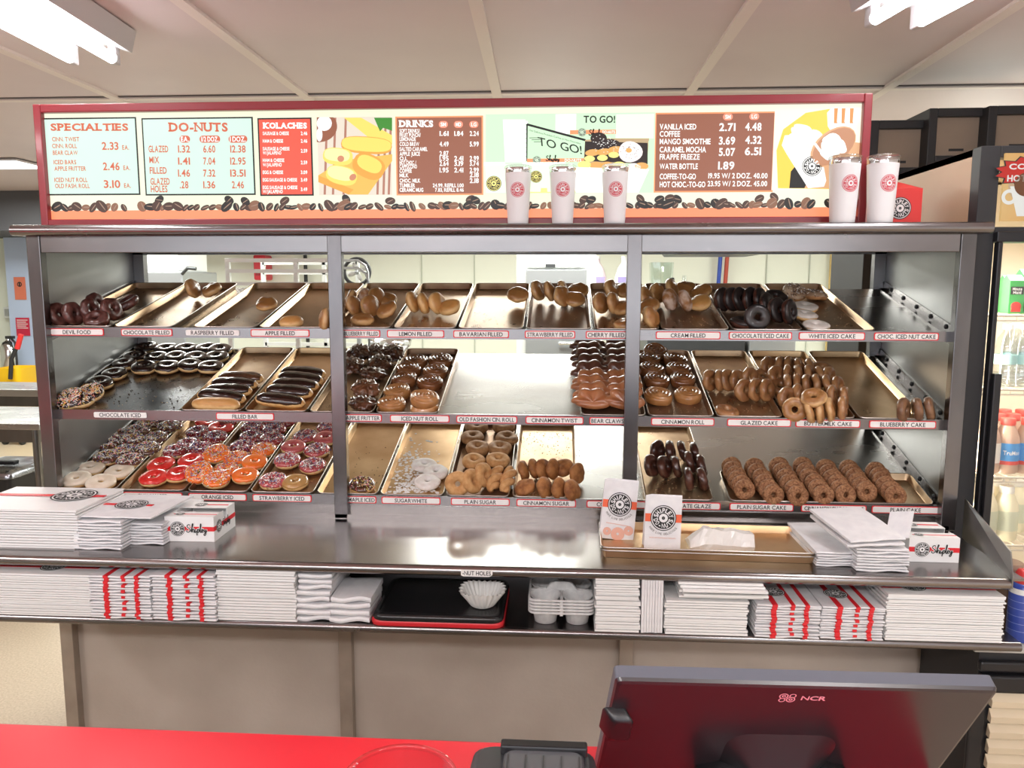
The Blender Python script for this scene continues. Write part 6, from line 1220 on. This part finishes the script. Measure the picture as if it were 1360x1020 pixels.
G().lathe([(.036, 0), (.039, .004), (.039, .15), (.033, .165)], 28).obj('jar', mat('amber_plastic', (.22, .12, .07), .25, coat=.4), t); G().lathe([(.035, .163), (.036, .166), (.036, .182), (.033, .184)], 24).obj('lid', mat('amber_lid', (.30, .20, .14), .4), t)

# tall black frames with brown boards behind the case, right
def framed(px0, py0, px1, py1, Y, label, bw=.035):
    a = atY(px0, py0, Y); b = atY(px1, py1, Y); t = thing('board_cabinet', label, 'cabinet', ((a.x + b.x) / 2, Y, 0), 'black cabinets with brown boards behind the case')
    g = G(); g.span(a.x - bw, a.x, Y, Y + .4, 0, a.z + bw); g.span(b.x, b.x + bw, Y, Y + .4, 0, a.z + bw); g.span(a.x, b.x, Y, Y + .4, a.z, a.z + bw); g.span(a.x, b.x, Y, Y + .4, b.z - bw, b.z); g.span(a.x, b.x, Y + .03, Y + .4, .0, b.z - bw); wpart(g, 'frame', BLACKM, t, bevel=.003)
    g = G(); g.span(a.x, b.x, Y + .02, Y + .03, b.z, a.z); wpart(g, 'brown_board', mat('brown_board', (.30, .23, .17), .6, c2=(.26, .20, .15), scale=5), t)
    g = G(); cx = (a.x + b.x) / 2; g.span(cx - .03, cx + .03, Y + .018, Y + .02, b.z + .02, b.z + .03); wpart(g, 'small_plate', INK, t)
framed(1168, 171, 1226, 222, 1.15, 'black cabinet with brown board just right of the menu board')
framed(1246, 155, 1302, 206, 1.10, 'black cabinet with brown board behind the tan cooler side')
framed(1325, 152, 1385, 200, 1.05, 'black cabinet with brown board at the right picture edge')

# ================================================================== the kitchen seen through and beside the case
WHM = mat('white_enamel', (.72, .74, .72), .35); GRM = mat('grey_appliance', (.40, .42, .43), .35, .6); DKM = mat('dark_metal', (.08, .085, .09), .4, .6)
YW = 6.19
def kb(px0, py0, px1, py1, Y): a = atY(px0, py0, Y); b = atY(px1, py1, Y); return a.x, b.x, b.z, a.z
# wall panel seams
for i, px in enumerate((215, 560, 630, 1018, 1075)):
    p = atY(px, 360, YW); struct(G().span(p.x - .006, p.x + .006, YW - .004, YW + .005, 0, CEIL - .01).obj('trim_%d' % (9 + i), mat('panel_seam', (.50, .54, .46), .6)))
# sheet-pan rack trolley, white rails
x0, x1, z0, z1 = kb(301, 343, 438, 377, 2.2)
t = thing('rack_trolley', 'white metal rack trolley standing behind the left half of the case', 'trolley', ((x0 + x1) / 2, 2.2, 0), None)
g = G(); xm = atY(392, 350, 2.2).x
for x in (x0, xm, x1 + .02):
    for y in (2.2, 2.75): g = G(); g.span(x - .013, x + .013, y, y + .026, .12, z1); wpart(g, 'frame_post', WHM, t, bevel=.002)
for z in [z1 - .012, z1 - .075] + [z1 - .15 - .1 * k_ for k_ in range(12)]:
    g = G(); g.span(x0, x1 + .02, 2.196, 2.226, z - .011, z + .011); wpart(g, 'rail', WHM, t); g = G(); g.span(x0, x1 + .02, 2.75, 2.776, z - .011, z + .011); wpart(g, 'rail', WHM, t)
for x in (x0, x1 + .02):
    for y in (2.2, 2.75): g = G(); g.cyl((x - .012, y + .013, .06), (x + .012, y + .013, .06), .06, 18); wpart(g, 'caster', BLACKM, t)
# red bag on the wall
x0, x1, z0, z1 = kb(333, 338, 350, 372, 5.9)
t = thing('wall_dispenser', 'red dispenser on the kitchen wall behind the white trolley rails', 'dispenser', ((x0 + x1) / 2, 6.1, z0)); g = G(); g.span(x0, x1, 5.95, 6.185, z0, z1); wpart(g, 'case', mat('dispenser_red', (.60, .03, .05), .4), t, bevel=.02)
g = G(); g.span(x0 + .03, x1 - .03, 5.94, 5.95, z0 + .05, z0 + .09); wpart(g, 'handle', mat('dispenser_dark', (.3, .02, .03), .4), t)
# pipe on the wall
p = atY(406, 350, 6.15)
t = tag(G().cyl((p.x, 6.14, 0), (p.x, 6.14, CEIL - .01), .02, 10).obj('wall_pipe', BLACKM), 'thin dark pipe running up the kitchen wall behind the trolley', 'pipe')
# round fan
p = atY(474, 361, 2.6); r_ = .075
t = thing('floor_fan', 'round black-rimmed fan behind the left middle post', 'fan', (p.x, 2.6, 0))
g = G(); g.tube([(r_ * 1.1 * math.cos(a * PI / 16), 0, p.z + r_ * 1.1 * math.sin(a * PI / 16)) for a in range(32)], .012, 8, closed=True); g.obj('rim', BLACKM, t)
g = G()
for k_ in range(4): g.ell((0, 0, 0), (.028, .006, .014), 10, 6, 0, T(.036 * math.cos(k_ * PI / 2 + .4), 0.01, p.z + .036 * math.sin(k_ * PI / 2 + .4)) @ RY(-k_ * PI / 2 - .4))
g.obj('blades', WHM, t); g = G(); g.ell((0, 0, p.z), (.014, .02, .014), 12, 8); g.obj('hub', GRM, t)
g = G(); g.cyl((0, .02, .03), (0, .02, p.z - r_), .015, 10); g.lathe([(.16, 0.001), (.16, .02), (.03, .035)], 24); g.obj('stand', GRM, t)
# curved trolley handle
a = atY(452, 360, 2.3); b = atY(489, 377, 2.3)
t = thing('hand_cart', 'grey tube-framed cart beside the round fan', 'cart', ((a.x + b.x) / 2, 2.3, 0)); g = G()
zt3 = atY(470, 346, 2.3).z; xl = atY(449, 360, 2.3).x
for zz in (0, .045): g.tube([(xl, 2.3, zt3 - zz), (b.x - .06, 2.3, zt3 - zz), (b.x - .015, 2.3, zt3 - .03 - zz), (b.x, 2.3, zt3 - .07 - zz), (b.x, 2.3, .1)], .008, 8)
g.cyl((xl, 2.3, .1), (xl, 2.3, zt3), .008, 8); wpart(g, 'tube_frame', GRM, t)
g = G(); g.span(xl - .02, b.x + .02, 2.3, 2.75, .1, .13); wpart(g, 'deck', GRM, t); 
for x in (xl, b.x - .02):
    for y in (2.33, 2.7): g = G(); g.cyl((x, y, .05), (x + .02, y, .05), .05, 14); wpart(g, 'wheel', BLACKM, t)
# proofer
x0, x1, z0, z1 = kb(693, 338, 783, 470, 3.2)
t = thing('proofing_cabinet', 'grey upright proofing cabinet behind the middle of the case', 'cabinet', ((x0 + x1) / 2, 3.5, 0))
g = G(); g.span(x0 - .04, x1 + .04, 3.24, 3.9, 0.0, z1 + .15); wpart(g, 'body', WHM, t, bevel=.005)
zs_ = atY(740, 358, 3.2).z; g = G(); g.span(x0 + .03, x1 - .03, 3.2, 3.24, .25, zs_); o = wpart(g, 'door', GRM, t, bevel=.004); zh = atY(750, 456, 3.2).z
g = G(); g.cyl((x1 - .22, 3.17, zh), (x1 - .04, 3.17, zh), .01, 10); g.cyl((x1 - .2, 3.17, zh), (x1 - .2, 3.2, zh), .006, 8); g.cyl((x1 - .06, 3.17, zh), (x1 - .06, 3.2, zh), .006, 8); g.obj('handle', CHROME, o)
g = G(); g.span(x0 + .04, x1 - .04, 3.215, 3.24, zs_ + .015, z1 + .1); wpart(g, 'control_panel', WHM, t); g = G(); pz_ = atY(731, 353, 3.2); g.span(pz_.x - .035, pz_.x + .035, 3.21, 3.215, pz_.z - .012, pz_.z + .012); wpart(g, 'nameplate', DKM, t)
# wall shelf with jugs and jars
zsf = 1.42; sh = thing('wall_shelf', 'long steel shelf on brackets in the kitchen carrying jugs and jars', 'shelf', (1.5, 4.3, zsf - .03)); g = G()
xs0 = atY(786, 380, 4.3).x; xs1 = atY(1152, 380, 4.3).x; g.span(xs0, xs1, 4.1, 4.6, zsf - .03, zsf); wpart(g, 'board', STEEL, sh); g = G()
for x in (xs0 + .03, (xs0 + xs1) / 2, xs1 - .03):
    for y in (4.13, 4.57): g = G(); g.span(x - .015, x + .015, y - .015, y + .015, 0, zsf - .03); wpart(g, 'upright', STEEL, sh)
def sx_(px, y=4.3): return atY(px, 365, y).x
for i, (px, c) in enumerate(((793, (.78, .62, .66)), (829, (.80, .78, .85)))):
    zt4 = atY(px, 344, 4.3).z - zsf; t = thing('gallon_jug', ('pink-tinted gallon jug with blue label on the kitchen shelf', 'white gallon jug with blue label left of the right middle post')[i], 'jug', (sx_(px), 4.3, zsf + .001), 'gallon jugs on the kitchen shelf')
    G().loft([rrect(.15, .13, .03, 0), rrect(.155, .135, .035, .01), rrect(.155, .135, .035, zt4 * .6), rrect(.10, .09, .03, zt4 * .82), rrect(.045, .045, .02, zt4 * .92), rrect(.045, .045, .02, zt4)], cap1=True).obj('jug', mat('jug_%s' % 'ab'[i], c, .35, sub=0), t)
    G().span(-.06, .06, -.0705, -.068, zt4 * .25, zt4 * .48).obj('blue_label', mat('jug_blue', (.06, .06, .30), .5), t); G().span(-.06, .06, -.0705, -.068, zt4 * .50, zt4 * .62).obj('lilac_label', mat('jug_lilac', (.45, .38, .75), .5), t)
    G().lathe([(.026, zt4), (.026, zt4 + .02)], 16).obj('cap', WHITE, t)
x = sx_(878); zt4 = atY(878, 349, 4.3).z - zsf; t = thing('clear_bin', 'clear plastic bin on the kitchen shelf right of the right middle post', 'container', (x, 4.3, zsf + .001)); G().loft([rrect(.16, .14, .02, 0), rrect(.19, .16, .02, zt4)], cap1=True).obj('body', glassmat('bin_plastic', (.85, .92, .88), .5), t)
x = sx_(891); t = thing('pump_dispenser', 'slim black and grey dispenser beside the clear bin', 'dispenser', (x, 4.25, zsf + .001)); G().lathe([(.022, 0), (.022, .16), (.02, .17)], 16).obj('body', GRM, t); G().lathe([(.024, .17), (.024, .23), (.02, .24)], 16).obj('black_top', BLACKM, t)
x = sx_(909); t = thing('yellow_bottle', 'clear bottle of yellow liquid on the kitchen shelf', 'bottle', (x, 4.3, zsf + .001)); G().lathe([(.045, 0), (.047, .01), (.047, .15), (.04, .17)], 20).obj('liquid', mat('yellow_liquid', (.85, .52, .06), .3), t); G().lathe([(.047, .15), (.03, .2), (.018, .22), (.018, .26)], 20, capb=False).obj('neck', CLEAR, t)
x = sx_(930); t = thing('wire_basket', 'small wire basket of utensils on the kitchen shelf', 'basket', (x, 4.3, zsf + .001)); g = G()
for k_ in range(6): g.tube([(.06 * math.cos(a), .06 * math.sin(a), .01 + .022 * k_) for a in [2 * PI * q / 16 for q in range(16)]], .004, 5, closed=True)
for q in range(10): a = 2 * PI * q / 10; g.cyl((.06 * math.cos(a), .06 * math.sin(a), 0), (.06 * math.cos(a), .06 * math.sin(a), .125), .004, 5)
g.obj('wire', DKM, t)
for i, (px, hgt) in enumerate(((981, .12), (996, .135))):
    t = thing('spice_jar', ('shorter yellow jar with black lid on the kitchen shelf', 'taller yellow jar with black lid on the kitchen shelf')[i], 'jar', (sx_(px), 4.3, zsf + .001), 'yellow jars on the kitchen shelf'); G().lathe([(.03, 0), (.033, .005), (.033, hgt), (.025, hgt + .015)], 20).obj('jar', mat('pale_yellow_jar', (.75, .68, .30), .35), t); G().lathe([(.027, hgt + .013), (.027, hgt + .04), (.024, hgt + .042)], 18).obj('lid', BLACKM, t)
x0_ = sx_(1120); t = thing('clear_tub_rack', 'row of clear lidded tubs at the right end of the kitchen shelf', 'container', (x0_, 4.3, zsf + .001)); G().loft([rrect(.24, .16, .02, 0), rrect(.26, .18, .02, .035)], cap1=True).obj('tub', glassmat('bin_plastic'), t); G().loft([rrect(.27, .19, .02, .035), rrect(.27, .19, .02, .045)], cap1=True).obj('lid', glassmat('bin_plastic'), t)
for px, c, nm in ((957, (.03, .08, .45), 'blue'), (966, (.45, .06, .03), 'red')):
    p = atY(px, 350, 6.1); tag(G().tube([(p.x + .02, 6.1, CEIL - .01), (p.x, 6.1, 2.0), (p.x - .02, 6.1, 1.5), (p.x - .02, 6.1, .3)], .022, 8).obj('water_hose', mat('hose_' + nm, c, .4)), '%s water line running down the kitchen wall' % nm, 'hose', 'water lines on the kitchen wall')
for i, px in enumerate((1104, 1136)):
    p = atY(px, 350, 6.1); tag(G().cyl((p.x, 6.1, 0), (p.x, 6.1, CEIL - .01), .018, 10).obj('gas_pipe', mat('ochre_pipe', (.60, .45, .18), .5)), ('left', 'right')[i] + ' ochre pipe on the kitchen wall near the case right end', 'pipe', 'ochre pipes on the kitchen wall')
# hanging hood
a = atY(893, 338, 3.6); b = atY(1010, 338, 3.6); g = G(); g.loft([rrect(b.x - a.x, .5, .03, a.z - .0, 4, (a.x + b.x) / 2, 3.85), rrect(b.x - a.x + .2, .7, .03, a.z + .12, 4, (a.x + b.x) / 2, 3.85), rrect((b.x - a.x) * .6, .4, .03, CEIL - .01, 4, (a.x + b.x) / 2, 3.85)], cap1=True, smooth=False); tag(g.obj('vent_hood', DKM), 'dark vent hood hanging from the kitchen ceiling', 'vent hood')
# ice maker / sink unit at left
x0, x1, z0, z1 = kb(197, 338, 233, 372, 2.9)
t = thing('ice_machine', 'white ice machine with grey base behind the left end of the case', 'ice machine', ((x0 + x1) / 2, 3.1, 0)); g = G(); zm = atY(210, 360, 2.9).z; g.span(x0 - .1, x1, 2.95, 3.4, zm, z1 + .1); wpart(g, 'head', WHM, t, bevel=.01); g = G(); g.span(x0 - .15, x1 + .05, 2.9, 3.45, 0, zm); wpart(g, 'bin', GRM, t, bevel=.01); g = G(); g.tube([(x1 + .05, 2.9, zm - .02), (x1 + .10, 2.88, zm + .02), (x1 + .16, 2.88, zm + .015)], .012, 8); wpart(g, 'scoop_holder', DKM, t)
# steel work table behind everything at bench height
t = thing('prep_table', 'long steel prep table glimpsed between the shelves behind the case', 'table', (.3, 3.0, 0)); g = G(); g.span(-1.0, 2.0, 2.0, 2.1, 1.10, 1.13) if 0 else None
g = G(); g.span(-1.6, -.75, 2.95, 3.5, 1.04, 1.08); wpart(g, 'tabletop', STEEL, t); g = G()
for x in (-1.55, -.80):
    for y in (3.0, 3.45): g = G(); g.cyl((x, y, 0), (x, y, 1.04), .02, 10); wpart(g, 'leg', STEEL, t)
p = atY(548, 462, 3.2); p.x = -1.0; t = thing('mixing_bowl', 'steel mixing bowl on the prep table behind the lemon filled label', 'bowl', (p.x, 3.2, 1.081)); G().lathe([(.06, 0), (.10, .02), (.15, .08), (.16, .12), (.155, .12), (.145, .08), (.09, .025)], 32, capt=True).obj('bowl', CHROME, t)
x0, x1, z0, z1 = kb(860, 440, 1130, 500, 3.0)
t = thing('work_counter', 'dark equipment counter glimpsed behind the right half of the case', 'counter', ((x0 + x1) / 2, 3.2, 0)); g = G(); g.span(x0, atY(990, 450, 3.0).x, 3.0, 3.5, 0, atY(950, 449, 3.0).z); wpart(g, 'dark_unit', DKM, t, bevel=.005); g = G(); g.span(atY(995, 450, 3.0).x, atY(1056, 450, 3.0).x, 2.98, 3.5, 0, atY(1000, 448, 3).z); wpart(g, 'grey_unit', GRM, t, bevel=.005)

# ---------------------------------------------------------------- left of the case
BLUEW = mat('pale_blue_paint', (.50, .60, .80), .5)
a = atY(15, 400, 6.0); b = atY(70, 400, 6.0)
struct(G().span(a.x, b.x + .3, 5.95, 6.195, 0, 2.115).obj('door_1', BLUEW))
p = atY(27, 383, 5.94); x0, x1, z0, z1 = kb(18, 368, 35, 398, 5.94); t = thing('wall_poster', 'salmon red poster with black symbol on the pale blue door', 'poster', ((x0 + x1) / 2, 5.945, z0)); g = G(); g.span(x0, x1, 5.938, 5.946, z0, z1); wpart(g, 'sheet', mat('salmon_sheet', (.72, .20, .12), .5), t); g = G(); ringstrip(g, lambda u, v, z: (u, 5.937, v), (x0 + x1) / 2, z0 + (z1 - z0) * .68, .018, .028, 0, 0, 24, 1); g.span((x0 + x1) / 2 - .008, (x0 + x1) / 2 + .008, 5.936, 5.938, z0 + (z1 - z0) * .58, z0 + (z1 - z0) * .78); wpart(g, 'symbol', INK, t)
x0, x1, z0, z1 = kb(20.5, 422, 40, 446, 5.94); t = thing('warning_sign', 'small deep red sign below the salmon poster', 'sign', ((x0 + x1) / 2, 5.945, z0)); g = G(); g.span(x0, x1, 5.938, 5.946, z0, z1); wpart(g, 'plate', mat('deep_red_sheet', (.55, .02, .06), .5), t); g = G()
for k_ in range(5): g.span(x0 + .015, x1 - .015 - .02 * (k_ % 2), 5.936, 5.938, z1 - .03 - k_ * .022, z1 - .022 - k_ * .022)
wpart(g, 'lines_of_print', WHITE, t)
x0, x1, z0, z1 = kb(4, 408, 15, 422, 6.1); t = thing('outlet_box', 'grey electrical box and conduit on the wall beside the blue door', 'electrical box', ((x0 + x1) / 2, 6.15, z0)); g = G(); g.span(x0, x1, 6.1, 6.195, z0, z1); wpart(g, 'box', WHM, t, bevel=.006); g = G(); g.cyl(((x0 + x1) / 2, 6.16, z1), ((x0 + x1) / 2, 6.16, 2.11), .014, 10); wpart(g, 'conduit', WHM, t); g = G(); g.span(x0 + .02, x1 - .02, 6.09, 6.1, z0 + .02, z1 - .02); wpart(g, 'cover', GRM, t)
# fire extinguisher
p = atY(5, 490, 5.6); t = thing('fire_extinguisher', 'silver fire extinguisher beyond the yellow mop bucket', 'fire extinguisher', (p.x, 5.7, p.z - .1)); G().lathe([(.07, 0), (.08, .01), (.08, .33), (.06, .38), (.025, .4), (.025, .42)], 24).obj('cylinder', CHROME, t); G().span(-.02, .07, -.02, .02, .42, .45).obj('handle', BLACKM, t, bevel=.004); G().tube([(.03, 0, .43), (.10, -.03, .38), (.11, -.04, .2), (.10, -.03, .1)], .012, 8).obj('hose', BLACKM, t)
G().span(-.09, .09, .06, .49, -.01, .01).obj('wall_bracket', GRM, t)
# mop bucket
YEL = mat('bucket_yellow', (.85, .52, .01), .4); p = atY(8, 538, 4.9); a = atY(-14, 500, 4.9); b = atY(24, 500, 4.9); w_ = b.x - a.x; cz = (a.x + b.x) / 2; zt5 = atY(10, 490, 4.9).z
t = thing('mop_bucket', 'yellow mop bucket with red lever beside the blue door', 'bucket', (cz, 5.1, 0)); g = G(); g.loft([rrect(w_ * .7, .34, .06, .08), rrect(w_ * .95, .44, .07, .55), rrect(w_, .48, .07, .56), rrect(w_, .48, .07, .6)]); g.obj('bucket', YEL, t)
g = G(); g.loft([rrect(w_ * .8, .3, .04, .6), rrect(w_ * .9, .34, .05, zt5)]); g.span(-w_ * .45, w_ * .45, -.12, .12, .55, .62); g.obj('wringer', YEL, t); G().tube([(w_ * .2, -.19, zt5 - .1), (w_ * .32, -.2, zt5 + .1), (w_ * .62, -.2, zt5 + .26)], .02, 8).obj('lever', BLACKM, t); G().tube([(w_ * .55, -.2, zt5 + .2), (w_ * .72, -.2, zt5 + .34)], .025, 8).obj('lever_grip', mat('grip_red', (.65, .03, .03), .4), t)
for sx in (-1, 1):
    for sy in (-1, 1): G().cyl((sx * w_ * .3 - .015, sy * .13, .04), (sx * w_ * .3 + .015, sy * .13, .04), .04, 14).obj('wheel', BLACKM, t)
# steel tables at the left edge
def table(px0, px1, py, zt, y0, dpt, label, rim=False):
    a = atY(px0, py, y0); b = atY(px1, py, y0); t = thing('steel_table', label, 'table', ((a.x + b.x) / 2, y0 + dpt / 2, 0), 'steel tables left of the case'); zt = a.z
    g = G(); g.span(a.x, b.x, y0, y0 + dpt, zt - .03, zt); 
    if rim: g.span(a.x, b.x, y0, y0 + .02, zt, zt + .015)
    wpart(g, 'tabletop', STEEL, t, bevel=.003)
    for x in (a.x + .04, b.x - .05):
        for y in (y0 + .04, y0 + dpt - .04): g = G(); g.cyl((x, y, 0.001), (x, y, zt - .03), .019, 12); wpart(g, 'leg', POST, t)
    g = G(); g.span(a.x + .03, b.x - .03, y0 + .03, y0 + .05, zt - .10, zt - .03); wpart(g, 'apron', POST, t); return t, a, b, zt
table(-150, 52, 561, 0, 1.35, .55, 'near steel table with round legs left of the case')
table(-120, 66, 519, 0, 2.4, .5, 'farther steel table behind the near one, left of the case', True)
# lidded black bin
a = atY(-30, 640, 1.6); b = atY(44, 640, 1.6); w_ = b.x - a.x; zb_ = atY(20, 632, 1.43).z; t = thing('waste_bin', 'black lidded bin on the floor left of the case', 'bin', ((a.x + b.x) / 2, 1.62, 0.001)); g = G(); g.loft([rrect(w_ * .85, .34, .03, 0), rrect(w_, .38, .03, zb_)], cap1=True); g.obj('body', BLACK, t)
g = G(); g.loft([rrect(w_ + .02, .40, .035, zb_ - .02), rrect(w_ + .02, .40, .035, zb_ + .005), rrect(w_ - .04, .34, .03, zb_ + .02)], cap1=True); g.obj('lid', DSTEEL, t); G().span(-.06, .06, -.02, .02, zb_ + .02, zb_ + .035).obj('lid_handle', BLACKM, t, bevel=.004)
